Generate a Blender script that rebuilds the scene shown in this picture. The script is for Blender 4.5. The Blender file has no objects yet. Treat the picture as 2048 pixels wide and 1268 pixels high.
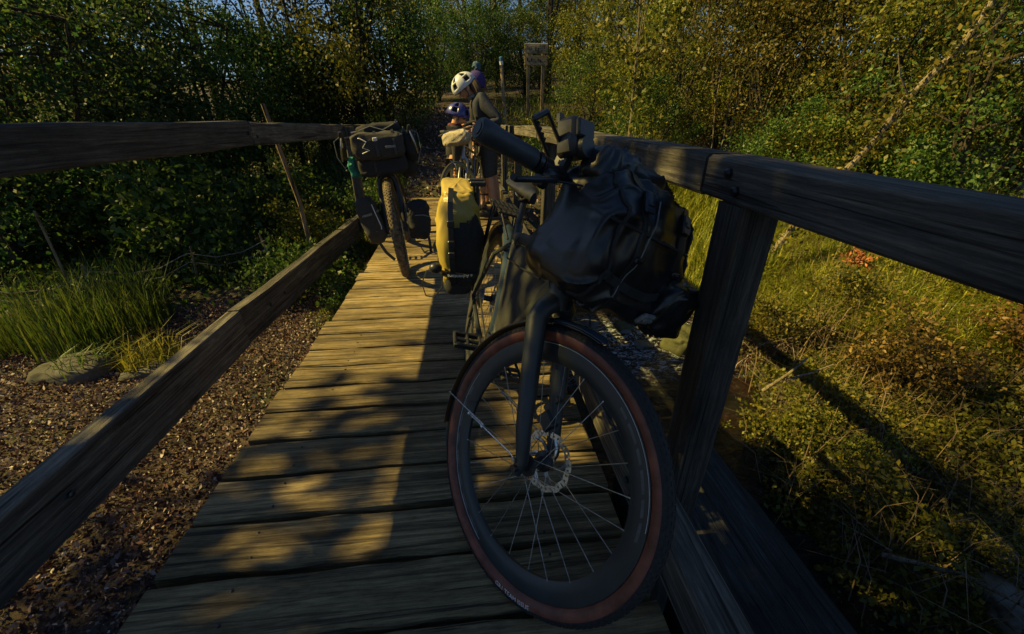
import bpy, math, random
import numpy as np
from mathutils import Matrix, Vector, noise
rnd = random.Random(7)
sc = bpy.context.scene
COL = sc.collection
R = math.radians

# ------------------------------------------------------------------ camera, sky, sun, exposure
CAM_H = 1.05
PITCH, YAW = R(26.2202), R(6.0173)
f = Vector((math.sin(YAW) * math.cos(PITCH), math.cos(YAW) * math.cos(PITCH), -math.sin(PITCH)))
r = Vector((math.cos(YAW), -math.sin(YAW), 0))
u = r.cross(f)
cd = bpy.data.cameras.new('camera'); cam = bpy.data.objects.new('camera', cd); COL.objects.link(cam)
cd.sensor_width = 36; cd.lens = 800 / 2048 * 36; cd.clip_start = 0.02; cd.clip_end = 600
cam.matrix_world = Matrix(((r.x, u.x, -f.x, 0), (r.y, u.y, -f.y, 0), (r.z, u.z, -f.z, CAM_H), (0, 0, 0, 1)))
sc.camera = cam
SUN_EL = 41.0
SUN_AZ = -90 + 4          # compass-like angle from +Y towards +X: the sun stands to the left
world = bpy.data.worlds.new('World'); sc.world = world; world.use_nodes = True
wn = world.node_tree.nodes; sky = wn.new('ShaderNodeTexSky'); sky.sky_type = 'NISHITA'
sky.sun_disc = False; sky.sun_elevation = R(SUN_EL); sky.sun_rotation = R(SUN_AZ)
sky.ozone_density = 6.0; sky.dust_density = 0.4; sky.air_density = 1.0
wn['Background'].inputs['Strength'].default_value = 0.05
world.node_tree.links.new(sky.outputs[0], wn['Background'].inputs['Color'])
sl = bpy.data.lights.new('sun', 'SUN'); sl.energy = 5.0; sl.angle = R(0.5); sl.color = (1.0, 0.75, 0.22)
sun = bpy.data.objects.new('sun', sl); COL.objects.link(sun)
sd = Vector((math.sin(R(SUN_AZ)) * math.cos(R(SUN_EL)), math.cos(R(SUN_AZ)) * math.cos(R(SUN_EL)), math.sin(R(SUN_EL))))
sun.rotation_euler = sd.to_track_quat('Z', 'Y').to_euler()
sun.location = sd * 40
vs = sc.view_settings
vs.view_transform = 'Standard'; vs.look = 'None'; vs.exposure = 0.92; vs.gamma = 1.0; vs.use_curve_mapping = False

# ------------------------------------------------------------------ materials
MATS = {}
def nmat(name):
    m = bpy.data.materials.new(name); m.use_nodes = True
    MATS[name] = m
    nt = m.node_tree; return m, nt, nt.nodes['Principled BSDF']
def L(nt, a, b): nt.links.new(a, b)
def ramp(nt, fac, cols, pos=None):
    n = nt.nodes.new('ShaderNodeValToRGB'); e = n.color_ramp.elements
    k = len(cols)
    pos = pos or [i / (k - 1) for i in range(k)]
    while len(e) < k: e.new(0.5)
    for i in range(k): e[i].position = pos[i]; e[i].color = (*cols[i], 1)
    L(nt, fac, n.inputs['Fac']); return n.outputs['Color']
def noise_tex(nt, vec, scale, detail=4, rough=.55, dist=0):
    n = nt.nodes.new('ShaderNodeTexNoise'); n.inputs['Scale'].default_value = scale
    n.inputs['Detail'].default_value = detail; n.inputs['Roughness'].default_value = rough
    n.inputs['Distortion'].default_value = dist
    if vec is not None: L(nt, vec, n.inputs['Vector'])
    return n
def mapping(nt, vec, scale, loc=None):
    n = nt.nodes.new('ShaderNodeMapping'); n.inputs['Scale'].default_value = scale
    L(nt, vec, n.inputs['Vector'])
    if loc is not None: L(nt, loc, n.inputs['Location'])
    return n.outputs[0]
def bump(nt, h, b, strength=.4, dist=.01):
    n = nt.nodes.new('ShaderNodeBump'); n.inputs['Strength'].default_value = strength
    n.inputs['Distance'].default_value = dist; L(nt, h, n.inputs['Height']); L(nt, n.outputs[0], b.inputs['Normal']); return n
def mixc(nt, fac, a, b, mode='MIX'):
    n = nt.nodes.new('ShaderNodeMix'); n.data_type = 'RGBA'; n.blend_type = mode
    if isinstance(fac, (int, float)): n.inputs[0].default_value = fac
    else: L(nt, fac, n.inputs[0])
    for s, i in ((a, 6), (b, 7)):
        if isinstance(s, tuple): n.inputs[i].default_value = (*s, 1)
        else: L(nt, s, n.inputs[i])
    return n.outputs[2]
def wood(name, axis, cols, rough=.8, bumpd=.004):
    """weathered timber: fibres, growth bands, long cracks, knots and stains, all along one axis"""
    m, nt, b = nmat(name)
    tc = nt.nodes.new('ShaderNodeTexCoord'); oi = nt.nodes.new('ShaderNodeObjectInfo')
    off = nt.nodes.new('ShaderNodeVectorMath'); off.operation = 'SCALE'
    cx = nt.nodes.new('ShaderNodeCombineXYZ')
    for i in range(3): L(nt, oi.outputs['Random'], cx.inputs[i])
    L(nt, cx.outputs[0], off.inputs[0]); off.inputs['Scale'].default_value = 37.0
    def mp(across, along):
        q = [across] * 3; q[axis] = along; return mapping(nt, tc.outputs['Object'], tuple(q), off.outputs[0])
    fib = noise_tex(nt, mp(170, 11), 1.6, 6, .75)                      # fibres
    band = noise_tex(nt, mp(26, .8), 1.7, 6, .6, 1.6)                  # growth bands
    crk = noise_tex(nt, mp(75, 1.6), 1.0, 3, .5, .6)                   # checks
    stn = noise_tex(nt, mp(7, 3.0), 1.0, 6, .7)                        # dirt and damp
    vo = nt.nodes.new('ShaderNodeTexVoronoi'); vo.inputs['Scale'].default_value = 1.0; L(nt, mp(7.5, 2.3), vo.inputs['Vector'])
    c = ramp(nt, band.outputs['Fac'], cols, [.34, .5, .66][:len(cols)])
    c = mixc(nt, .8, c, ramp(nt, fib.outputs['Fac'], [(.42, .41, .40), (1.12, 1.1, 1.06)], [.36, .62]), 'MULTIPLY')
    crf = ramp(nt, crk.outputs['Fac'], [(.12, .11, .10), (1, 1, 1)], [.335, .40]); c = mixc(nt, .9, c, crf, 'MULTIPLY')
    c = mixc(nt, .8, c, ramp(nt, stn.outputs['Fac'], [(.36, .35, .33), (1, 1, 1)], [.36, .58]), 'MULTIPLY')
    knf = ramp(nt, vo.outputs['Distance'], [(.2, .17, .13), (1, 1, 1)], [.03, .11]); c = mixc(nt, .8, c, knf, 'MULTIPLY')
    vr = nt.nodes.new('ShaderNodeMapRange'); vr.inputs['To Min'].default_value = .58; vr.inputs['To Max'].default_value = 1.22
    L(nt, oi.outputs['Random'], vr.inputs[0])
    hs = nt.nodes.new('ShaderNodeHueSaturation'); L(nt, vr.outputs[0], hs.inputs['Value']); L(nt, c, hs.inputs['Color'])
    L(nt, hs.outputs[0], b.inputs['Base Color'])
    b.inputs['Roughness'].default_value = rough; b.inputs['Specular IOR Level'].default_value = .35
    h = mixc(nt, .5, fib.outputs['Fac'], band.outputs['Fac'], 'ADD'); h = mixc(nt, .9, h, crf, 'MULTIPLY'); h = mixc(nt, .6, h, stn.outputs['Fac'], 'ADD')
    bump(nt, h, b, 1.0, bumpd * 1.3)
    return m
GREYW = [(.12, .088, .048), (.33, .25, .125), (.54, .42, .22)]
wood('plank_wood', 0, GREYW, .72)
wood('rail_wood', 1, [(.05, .047, .041), (.112, .104, .09), (.21, .193, .16)], .78)
wood('post_wood', 2, [(.055, .051, .045), (.12, .112, .097), (.22, .202, .17)], .8)
wood('pale_stake', 2, [(.16, .11, .07), (.36, .27, .17), (.5, .4, .28)], .85)
wood('sign_wood', 0, [(.16, .12, .07), (.42, .33, .2), (.55, .45, .3)], .8)
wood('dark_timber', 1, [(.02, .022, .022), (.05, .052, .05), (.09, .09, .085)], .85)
wood('bark', 2, [(.03, .026, .02), (.09, .075, .055), (.16, .14, .11)], .95, .01)
wood('pale_bark', 2, [(.12, .1, .07), (.3, .25, .17), (.42, .37, .28)], .9, .006)
def plain(name, col, rough=.5, metal=0.0, spec=.5, nscale=0, namp=.25, bumpd=0.0, coat=0.0):
    m, nt, b = nmat(name)
    b.inputs['Roughness'].default_value = rough; b.inputs['Metallic'].default_value = metal
    b.inputs['Specular IOR Level'].default_value = spec; b.inputs['Coat Weight'].default_value = coat
    tc = nt.nodes.new('ShaderNodeTexCoord')
    n = noise_tex(nt, tc.outputs['Object'], nscale or 30, 5, .6)
    lo = tuple(c * (1 - namp) for c in col); hi = tuple(min(1, c * (1 + namp)) for c in col)
    L(nt, ramp(nt, n.outputs['Fac'], [lo, hi], [.35, .65]), b.inputs['Base Color'])
    rr = nt.nodes.new('ShaderNodeMapRange'); rr.inputs['To Min'].default_value = max(.05, rough - .08); rr.inputs['To Max'].default_value = min(1, rough + .12)
    L(nt, n.outputs['Fac'], rr.inputs[0]); L(nt, rr.outputs[0], b.inputs['Roughness'])
    if bumpd: bump(nt, n.outputs['Fac'], b, .6, bumpd)
    return m
plain('carbon', (.022, .028, .031), .45, 0, .5, 14, .15)
plain('rim_carbon', (.018, .023, .025), .42, 0, .5, 20, .15)
plain('rubber', (.022, .022, .022), .78, 0, .4, 160, .35, .0006)
plain('grip_rubber', (.03, .036, .04), .5, 0, .45, 60, .2, .0004)
plain('tan_wall', (.15, .050, .031), .5, 0, .4, 25, .35)
plain('black_plastic', (.016, .017, .018), .38, 0, .5, 40, .2)
plain('black_fabric', (.022, .023, .024), .8, 0, .3, 220, .4, .0008)
plain('drybag', (.009, .011, .0125), .34, 0, .5, 18, .3, .0015)
plain('pannier_yellow', (.36, .27, .05), .42, 0, .5, 9, .14, .001)
plain('steel', (.55, .55, .54), .25, 1.0, .5, 60, .1)
plain('rotor_steel', (.62, .61, .58), .30, 1.0, .5, 90, .15)
plain('spoke_steel', (.30, .30, .30), .4, .9, .5, 60, .3)
plain('alloy', (.36, .36, .36), .35, 1.0, .5, 50, .12)
plain('dark_metal', (.05, .05, .055), .35, .8, .5, 50, .2)
plain('mud_blue', (.03, .05, .075), .22, 0, .6, 10, .2)
plain('grey_canvas', (.042, .040, .037), .85, 0, .3, 150, .35, .001)
plain('beige_canvas', (.33, .29, .22), .85, 0, .3, 60, .3, .001)
plain('teal_cloth', (.02, .19, .15), .7, 0, .3, 60, .4, .001)
plain('purple_plastic', (.07, .055, .16), .5, 0, .4, 40, .3)
plain('muddy_tyre', (.12, .095, .06), .9, 0, .3, 45, .6, .001)
plain('decal_grey', (.16, .17, .17), .4, 0, .4, 60, .2)
plain('decal_dim', (.07, .075, .077), .4, 0, .4, 60, .2)
plain('decal_white', (.62, .62, .60), .5, 0, .4, 60, .12)
plain('helmet_white', (.50, .52, .53), .3, 0, .5, 10, .06)
plain('helmet_blue', (.035, .04, .19), .3, 0, .5, 12, .4)
plain('helmet_foam', (.012, .012, .013), .9, 0, .2)
plain('skin', (.47, .25, .15), .55, 0, .4, 12, .12)
plain('hair', (.05, .03, .018), .7, 0, .4, 60, .4)
plain('top_grey', (.028, .033, .048), .85, 0, .3, 40, .3, .003)
plain('legging', (.04, .044, .05), .75, 0, .3, 60, .25, .001)
plain('purple_wool', (.05, .035, .15), .9, 0, .2, 120, .4, .003)
plain('blue_wool', (.06, .11, .17), .95, 0, .2, 120, .4, .004)
plain('dark_jacket', (.03, .03, .035), .8, 0, .3, 40, .3, .002)
plain('red_scarf', (.09, .025, .03), .85, 0, .3, 60, .4, .002)
plain('boulder_stone', (.075, .073, .063), .9, 0, .3, 5, .45, .02)
plain('wet_stone', (.07, .068, .05), .35, 0, .5, 6, .5, .012)
plain('mossy_stone', (.055, .058, .022), .7, 0, .3, 8, .5, .012)
plain('concrete', (.085, .092, .095), .9, 0, .3, 7, .4, .006)
plain('blue_paint', (.05, .16, .3), .6, 0, .4, 30, .2)
plain('white_paint', (.7, .7, .68), .6, 0, .4, 30, .15)
plain('sign_letter', (.035, .028, .02), .9, 0, .2)
plain('wire', (.2, .19, .17), .6, .3, .4)
plain('copper_leaf', (.30, .11, .04), .7, 0, .3, 30, .3)

def leafmat(name, cols, trans=.35, rough=.5, pos=None):
    m, nt, b = nmat(name)
    g = nt.nodes.new('ShaderNodeNewGeometry'); oi = nt.nodes.new('ShaderNodeObjectInfo')
    c = ramp(nt, g.outputs['Random Per Island'], cols, pos)
    hs = nt.nodes.new('ShaderNodeHueSaturation'); L(nt, c, hs.inputs['Color'])
    mr = nt.nodes.new('ShaderNodeMapRange'); mr.inputs['To Min'].default_value = .485; mr.inputs['To Max'].default_value = .515
    L(nt, oi.outputs['Random'], mr.inputs[0]); L(nt, mr.outputs[0], hs.inputs['Hue'])
    mv = nt.nodes.new('ShaderNodeMapRange'); mv.inputs['To Min'].default_value = .75; mv.inputs['To Max'].default_value = 1.15
    L(nt, oi.outputs['Random'], mv.inputs[0]); L(nt, mv.outputs[0], hs.inputs['Value'])
    L(nt, hs.outputs[0], b.inputs['Base Color']); b.inputs['Roughness'].default_value = rough
    b.inputs['Specular IOR Level'].default_value = .35
    t = nt.nodes.new('ShaderNodeBsdfTranslucent'); L(nt, hs.outputs[0], t.inputs['Color'])
    mx = nt.nodes.new('ShaderNodeMixShader'); mx.inputs[0].default_value = trans
    L(nt, b.outputs[0], mx.inputs[1]); L(nt, t.outputs[0], mx.inputs[2])
    L(nt, mx.outputs[0], nt.nodes['Material Output'].inputs['Surface'])
    return m
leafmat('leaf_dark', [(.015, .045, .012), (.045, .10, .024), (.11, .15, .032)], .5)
leafmat('leaf_green', [(.025, .065, .014), (.06, .125, .022), (.13, .18, .03)], .4)
leafmat('leaf_yellow', [(.05, .075, .012), (.13, .15, .018), (.26, .24, .025)], .45)
leafmat('leaf_brown', [(.035, .045, .012), (.11, .105, .016), (.22, .165, .022)], .4)
leafmat('leaf_rust', [(.06, .045, .015), (.15, .085, .022), (.25, .14, .035)], .3)
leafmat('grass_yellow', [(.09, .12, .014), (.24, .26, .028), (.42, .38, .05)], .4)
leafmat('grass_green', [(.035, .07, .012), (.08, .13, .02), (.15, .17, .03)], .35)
leafmat('litter_leaf', [(.035, .02, .016), (.10, .042, .033), (.17, .10, .085), (.29, .225, .20), (.46, .41, .38)], .05, .8, [0, .3, .55, .8, 1])
leafmat('twig_brown', [(.06, .04, .025), (.17, .11, .07)], .0, .9)

def ground_mat():
    m, nt, b = nmat('soil')
    tc = nt.nodes.new('ShaderNodeTexCoord')
    n = noise_tex(nt, tc.outputs['Object'], 1.4, 8, .65); n2 = noise_tex(nt, tc.outputs['Object'], 26, 6, .7)
    a = ramp(nt, n2.outputs['Fac'], [(.018, .014, .01), (.065, .046, .032), (.14, .105, .075)], [.3, .52, .75])
    g = ramp(nt, n2.outputs['Fac'], [(.012, .018, .006), (.05, .055, .016)], [.3, .7])
    fac = ramp(nt, n.outputs['Fac'], [(0, 0, 0), (1, 1, 1)], [.48, .6])
    L(nt, mixc(nt, fac, a, g), b.inputs['Base Color']); b.inputs['Roughness'].default_value = .95
    bump(nt, n2.outputs['Fac'], b, 1.0, .04)
ground_mat()
def water_mat():
    m, nt, b = nmat('stream_water')
    tc = nt.nodes.new('ShaderNodeTexCoord')
    n = noise_tex(nt, mapping(nt, tc.outputs['Object'], (1, 1.5, 1)), 11, 6, .62, 1.4)
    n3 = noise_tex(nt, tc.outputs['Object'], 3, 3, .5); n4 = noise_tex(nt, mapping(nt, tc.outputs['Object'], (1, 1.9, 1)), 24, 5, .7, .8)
    base = ramp(nt, n3.outputs['Fac'], [(.006, .006, .005), (.016, .008, .005)], [.4, .65])
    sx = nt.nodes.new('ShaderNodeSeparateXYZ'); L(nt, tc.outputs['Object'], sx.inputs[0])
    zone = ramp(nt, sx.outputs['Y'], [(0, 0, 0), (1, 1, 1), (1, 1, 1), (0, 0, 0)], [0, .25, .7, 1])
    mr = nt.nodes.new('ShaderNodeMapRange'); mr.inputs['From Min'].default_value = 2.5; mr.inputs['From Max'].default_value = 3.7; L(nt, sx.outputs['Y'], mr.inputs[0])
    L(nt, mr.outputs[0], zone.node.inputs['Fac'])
    painted_glints = mixc(nt, 1.0, ramp(nt, n4.outputs['Fac'], [(0, 0, 0), (1, 1, 1)], [.50, .62]), zone, 'MULTIPLY')   # pale sky glints painted into the water colour over the riffle
    L(nt, mixc(nt, painted_glints, base, (.42, .47, .5)), b.inputs['Base Color'])
    b.inputs['Roughness'].default_value = .07; b.inputs['IOR'].default_value = 1.33; b.inputs['Specular IOR Level'].default_value = .6
    bump(nt, n.outputs['Fac'], b, 1.0, .06)
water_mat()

# ------------------------------------------------------------------ mesh helpers
def link(o, parent=None, mat4=None):
    COL.objects.link(o)
    if parent is not None: o.parent = parent
    if mat4 is not None: o.matrix_local = mat4
    return o
def tag(o, label=None, cat=None, group=None, kind=None):
    if label: o['label'] = label
    if cat: o['category'] = cat
    if group: o['group'] = group
    if kind: o['kind'] = kind
    return o
def empty(name, mat4=None, label=None, cat=None, group=None):
    o = bpy.data.objects.new(name, None); o.empty_display_size = .1; link(o, None, mat4); return tag(o, label, cat, group)
def T(x, y, z): return Matrix.Translation((x, y, z))
def fast(name, V, F, mat, smooth=False):
    V = np.asarray(V, np.float32); F = np.asarray(F, np.int32); k = F.shape[1]
    me = bpy.data.meshes.new(name)
    me.vertices.add(len(V)); me.vertices.foreach_set('co', V.ravel())
    me.loops.add(F.size); me.loops.foreach_set('vertex_index', F.ravel())
    me.polygons.add(len(F)); me.polygons.foreach_set('loop_start', np.arange(0, F.size, k, dtype=np.int32))
    if smooth: me.polygons.foreach_set('use_smooth', np.ones(len(F), dtype=bool))
    me.materials.append(MATS[mat]); me.update(calc_edges=True); return me
def frame(d):
    d = Vector(d).normalized(); a = Vector((0, 0, 1)) if abs(d.z) < .9 else Vector((1, 0, 0))
    s = d.cross(a).normalized(); return s, s.cross(d).normalized()
class MB:
    def __init__(s): s.v = []; s.f = []
    def add(s, v, f):
        o = len(s.v); s.v += [tuple(p) for p in v]; s.f += [tuple(i + o for i in q) for q in f]; return s
    def box(s, c, size, M=None, bev=.0):
        x, y, z = (q / 2 for q in size)
        if bev:
            e = bev; v = []
            for sz in (-1, 1):
                for (sx, sy) in ((-1, -1), (1, -1), (1, 1), (-1, 1)):
                    v += [(sx * (x - e), sy * (y - e), sz * z), (sx * x, sy * (y - e), sz * (z - e)), (sx * (x - e), sy * y, sz * (z - e))]
            import itertools
            # convex hull of the bevelled box
            import bmesh
            bm = bmesh.new(); [bm.verts.new(p) for p in v]; bmesh.ops.convex_hull(bm, input=bm.verts)
            bmesh.ops.dissolve_limit(bm, angle_limit=.02, verts=bm.verts, edges=bm.edges)
            bm.verts.index_update(); vv = [p.co.copy() for p in bm.verts]; ff = [tuple(q.index for q in fa.verts) for fa in bm.faces]; bm.free()
        else:
            vv = [Vector((a, b, d)) for a in (-x, x) for b in (-y, y) for d in (-z, z)]
            ff = [(0, 1, 3, 2), (4, 6, 7, 5), (0, 4, 5, 1), (2, 3, 7, 6), (0, 2, 6, 4), (1, 5, 7, 3)]
        M = M or Matrix.Identity(3); c = Vector(c)
        return s.add([c + M @ p for p in vv], ff)
    def tube(s, pts, rad, n=8, cap=True, sq=(1, 1)):
        pts = [Vector(p) for p in pts]; k = len(pts)
        rad = [rad] * k if isinstance(rad, (int, float)) else list(rad)
        v = []; f_ = []; a = None
        for i, p in enumerate(pts):
            d = (pts[min(i + 1, k - 1)] - pts[max(i - 1, 0)])
            if d.length < 1e-9: d = Vector((0, 0, 1))
            d.normalize()
            if a is None: a, b = frame(d)
            else:
                a = (a - d * a.dot(d)).normalized(); b = a.cross(d).normalized() * 1
            b = a.cross(d).normalized()
            for j in range(n):
                t = 2 * math.pi * j / n; v.append(p + (a * math.cos(t) * sq[0] + b * math.sin(t) * sq[1]) * rad[i])
        for i in range(k - 1):
            for j in range(n):
                q = (j + 1) % n; f_.append((i * n + j, i * n + q, (i + 1) * n + q, (i + 1) * n + j))
        if cap: f_ += [tuple(range(n))[::-1], tuple((k - 1) * n + j for j in range(n))]
        return s.add(v, f_)
    def lathe(s, prof, n=32, closed=False, a0=0, a1=2 * math.pi):
        """profile of (radius, y) turned round the Y axis"""
        full = abs(a1 - a0 - 2 * math.pi) < 1e-6; m = n if full else n + 1; k = len(prof); v = []; f_ = []
        for i in range(m):
            t = a0 + (a1 - a0) * i / n
            for (rr, yy) in prof: v.append((rr * math.cos(t), yy, rr * math.sin(t)))
        for i in range(n):
            i2 = (i + 1) % m
            for j in range(k if closed else k - 1):
                q = (j + 1) % k; f_.append((i * k + j, i * k + q, i2 * k + q, i2 * k + j))
        return s.add(v, f_)
    def ball(s, c, rad, n=10, m=8, M=None):
        rad = (rad,) * 3 if isinstance(rad, (int, float)) else rad
        v = []; f_ = []; c = Vector(c); M = M or Matrix.Identity(3)
        for i in range(m + 1):
            ph = math.pi * i / m
            for j in range(n):
                t = 2 * math.pi * j / n
                v.append(c + M @ Vector((rad[0] * math.sin(ph) * math.cos(t), rad[1] * math.sin(ph) * math.sin(t), rad[2] * math.cos(ph))))
        for i in range(m):
            for j in range(n):
                q = (j + 1) % n; f_.append((i * n + j, (i + 1) * n + j, (i + 1) * n + q, i * n + q))
        return s.add(v, f_)
    def mesh(s, name, mat, smooth=True, sharp=35):
        me = bpy.data.meshes.new(name); me.from_pydata(s.v, [], s.f); me.materials.append(MATS[mat])
        me.validate()
        if smooth:
            me.polygons.foreach_set('use_smooth', [True] * len(me.polygons))
            me.set_sharp_from_angle(angle=R(sharp))
        me.update(); return me
    def build(s, name, mat, parent=None, mat4=None, smooth=True, sharp=35):
        return link(bpy.data.objects.new(name, s.mesh(name, mat, smooth, sharp)), parent, mat4)
def blob(dims, e=.5, nu=40, nv=28, wr=.0, ws=6, seed=0, shape=None):
    """soft stuffed bag: a superellipsoid with creases"""
    v = []; f_ = []
    def pw(a, k): return math.copysign(abs(a) ** k, a)
    for i in range(nv + 1):
        ph = -math.pi / 2 + math.pi * i / nv
        for j in range(nu):
            t = 2 * math.pi * j / nu
            p = Vector((pw(math.cos(ph), e) * pw(math.cos(t), e), pw(math.cos(ph), e) * pw(math.sin(t), e), pw(math.sin(ph), e)))
            if shape: p = shape(p)
            q = Vector((p.x * dims[0], p.y * dims[1], p.z * dims[2]))
            if wr:
                w = noise.noise(Vector((q.x * ws + seed, q.y * ws, q.z * ws * 1.3)))
                w2 = abs(noise.noise(Vector((q.x * ws * 2.1 + 9 + seed, q.y * ws * 2.1 + q.z * ws, q.z * ws * 1.2))))
                q *= 1 + wr * (w * 1.2 - w2 * 1.4 + .2) / max(.5, q.length / max(dims) * 1.4)
            v.append(q)
    for i in range(nv):
        for j in range(nu):
            q = (j + 1) % nu; f_.append((i * nu + j, i * nu + q, (i + 1) * nu + q, (i + 1) * nu + j))
    return v, f_
def text_mesh(txt, size, mat, warp, depth=.0008, bold=.0):
    cu = bpy.data.curves.new('t', 'FONT'); cu.body = txt; cu.size = size; cu.extrude = depth; cu.offset = bold; cu.resolution_u = 2
    o = bpy.data.objects.new('t', cu); COL.objects.link(o)
    dg = bpy.context.evaluated_depsgraph_get(); me = bpy.data.meshes.new_from_object(o.evaluated_get(dg))
    bpy.data.objects.remove(o); bpy.data.curves.remove(cu)
    for p in me.vertices: p.co = warp(p.co.copy())
    me.materials.clear(); me.materials.append(MATS[mat]); return me
def smooth01(a, b, t):
    t = min(1, max(0, (t - a) / (b - a))); return t * t * (3 - 2 * t)

# ------------------------------------------------------------------ terrain, stream
def xs(y): return 1.12 + .10 * max(0, y - 2.2) ** 1.5
WATER = -.86
def gz(x, y, detail=True):
    c = xs(y); e0 = c - .85; e1 = c + .38 + .47 * smooth01(1.4, 2.6, y)
    if x < e0:
        z = -.40 - .58 * smooth01(e0 - .75, e0 + .1, x)
        z += .10 * max(0, -3.0 - x)
        z -= .10 * smooth01(-2.8, -3.6, x) * (1 - smooth01(-4.2, -5.4, x))
    elif x > e1:
        d = x - e1; z = -.98 + min(d, .5) * .5 + max(0, min(d, 3) - .5) * .33 + max(0, d - 3) * .16
        z -= .35 * (1 - smooth01(1.2, 3.0, y)) * smooth01(.2, 1.2, d)
    else:
        z = -.98 - .1 * math.cos((x - c) / .85 * math.pi / 2)
    hill = -.06 + .27 * max(0, y - 6.4) - .13 * max(0, y - 12)
    side = max(0, abs(x) - 1.5)
    k = smooth01(2.4 if x < 0 else 4.4, 6.3 if x < 0 else 7.2, y)
    if x < -1.6: k *= 1 - .55 * smooth01(-1.6, -4, x)
    z = z * (1 - k) + max(hill, z - .2) * k
    if y < -.5: z = z * (1 - smooth01(-.5, -3, y)) + -.05 * smooth01(-.5, -3, y)
    if detail:
        z += .07 * noise.noise(Vector((x * .9, y * .9, 3))) + .03 * noise.noise(Vector((x * 3.1, y * 3.1, 1)))
    return z
def make_ground():
    n = 190; g = [math.sinh(t) for t in np.linspace(-5.2, 5.2, n)]; k = 95 / g[-1]
    xsn = [a * k + 0.6 for a in g]; ysn = [a * k + 3.0 for a in g]
    V = [(x, y, gz(x, y)) for y in ysn for x in xsn]
    F = [(j * n + i, j * n + i + 1, (j + 1) * n + i + 1, (j + 1) * n + i) for j in range(n - 1) for i in range(n - 1)]
    o = bpy.data.objects.new('ground', fast('ground', V, F, 'soil', True)); link(o); tag(o, kind='structure')
    V = []; F = []; m = 150; NX = 45
    for j in range(m + 1):
        y = -2.5 + 8.6 * j / m; c = xs(y)
        for i in range(NX):
            x = c - 1.15 + 2.3 * i / (NX - 1)
            z = WATER + .010 * noise.noise(Vector((x * 7, y * 9, 0))) * (.35 + .65 * smooth01(2.0, 2.8, y)) + .006 * noise.noise(Vector((x * 17, y * 24, 3))) * smooth01(2.2, 2.9, y) + .10 * smooth01(2.95, 3.35, y) + .02 * smooth01(2.9, 3.1, y) * (1 - smooth01(3.4, 3.9, y)) * noise.noise(Vector((x * 9, y * 9, 2)))
            V.append((x, y, z))
    for j in range(m):
        for i in range(NX - 1): F.append((j * NX + i, j * NX + i + 1, (j + 1) * NX + i + 1, (j + 1) * NX + i))
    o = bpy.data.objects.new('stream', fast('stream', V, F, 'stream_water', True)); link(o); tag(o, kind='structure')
make_ground()

# ------------------------------------------------------------------ footbridge
bridge = empty('footbridge', T(0, 0, 0), 'weathered grey timber footbridge with plank deck and post and rail sides', 'bridge')
def plank_mesh(seed):
    q = random.Random(seed); L_, w, h = 1.24, .148, .042; n = 13; m = MB(); rows = []
    for i in range(n):
        x = -L_ / 2 + L_ * i / (n - 1)
        j1, j2 = (q.uniform(-.005, .005) for _ in range(2)); e = .006; zz = q.uniform(-.0015, .0015)
        if i in (0, n - 1): x += q.uniform(-.006, .006)
        rows.append([(x, -w / 2 + j1, -h), (x, -w / 2 + j1, -e), (x, -w / 2 + j1 + e, zz), (x, w / 2 + j2 - e, zz), (x, w / 2 + j2, -e), (x, w / 2 + j2, -h)])
    v = [p for r_ in rows for p in r_]; f_ = []
    for i in range(n - 1):
        for j in range(6):
            k = (j + 1) % 6; f_.append((i * 6 + j, i * 6 + k, (i + 1) * 6 + k, (i + 1) * 6 + j))
    f_ += [tuple(range(6))[::-1], tuple((n - 1) * 6 + j for j in range(6))]
    return m.add(v, f_).mesh('plank', 'plank_wood', False)
PM = [plank_mesh(i) for i in range(7)]
_m = MB(); _m.tube([(0, 0, -.004), (0, 0, .0018), (0, 0, .0026)], [.0040, .0040, .0025], 8); NAIL = _m.mesh('nail', 'dark_metal')
y = .702 - .0825 - .165 * 6
i = 0
while y < 6.25:
    o = bpy.data.objects.new('plank', PM[(i * 3) % 7])
    M = T(-.22 + rnd.uniform(-.012, .012), y, rnd.uniform(-.003, .003)) @ Matrix.Rotation(R(rnd.uniform(-.35, .35) + (180 if i % 2 else 0)), 4, 'Z') @ Matrix.Rotation(R(rnd.uniform(-.6, .6)), 4, 'X')
    link(o, bridge, M); y += .165; i += 1
    if i < 16:
        for nx in (-.40, .40):
            for ny in (-.04, .042):
                k = bpy.data.objects.new('nail', NAIL); link(k, o, T(nx + rnd.uniform(-.012, .012), ny + rnd.uniform(-.008, .008), 0))
def board(name, p0, p1, w, h, mat, seed, n=9, jit=.004):
    """timber along +Y: p0, p1 are the ends of the inner-top edge line's centre; mesh runs along local Y"""
    q = random.Random(seed); p0 = Vector(p0); p1 = Vector(p1); Ln = (p1 - p0).length; v = []; f_ = []; e = .007
    sec = [(-w / 2 + e, -h / 2), (w / 2 - e, -h / 2), (w / 2, -h / 2 + e), (w / 2, h / 2 - e), (w / 2 - e, h / 2), (-w / 2 + e, h / 2), (-w / 2, h / 2 - e), (-w / 2, -h / 2 + e)]
    for i in range(n):
        a = Ln * i / (n - 1); dx = q.uniform(-jit, jit); dz = q.uniform(-jit, jit)
        v += [(sx + dx + q.uniform(-1, 1) * jit * .3, a, sz + dz + q.uniform(-1, 1) * jit * .3) for sx, sz in sec]
    for i in range(n - 1):
        for j in range(8):
            k = (j + 1) % 8; f_.append((i * 8 + j, i * 8 + k, (i + 1) * 8 + k, (i + 1) * 8 + j))
    f_ += [tuple(range(8))[::-1], tuple((n - 1) * 8 + j for j in range(8))]
    o = MB().add(v, f_).build(name, mat, bridge, None, False)
    o.matrix_local = Matrix.Translation(p0) @ (p1 - p0).to_track_quat('Y', 'Z').to_matrix().to_4x4()
    return o
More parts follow.
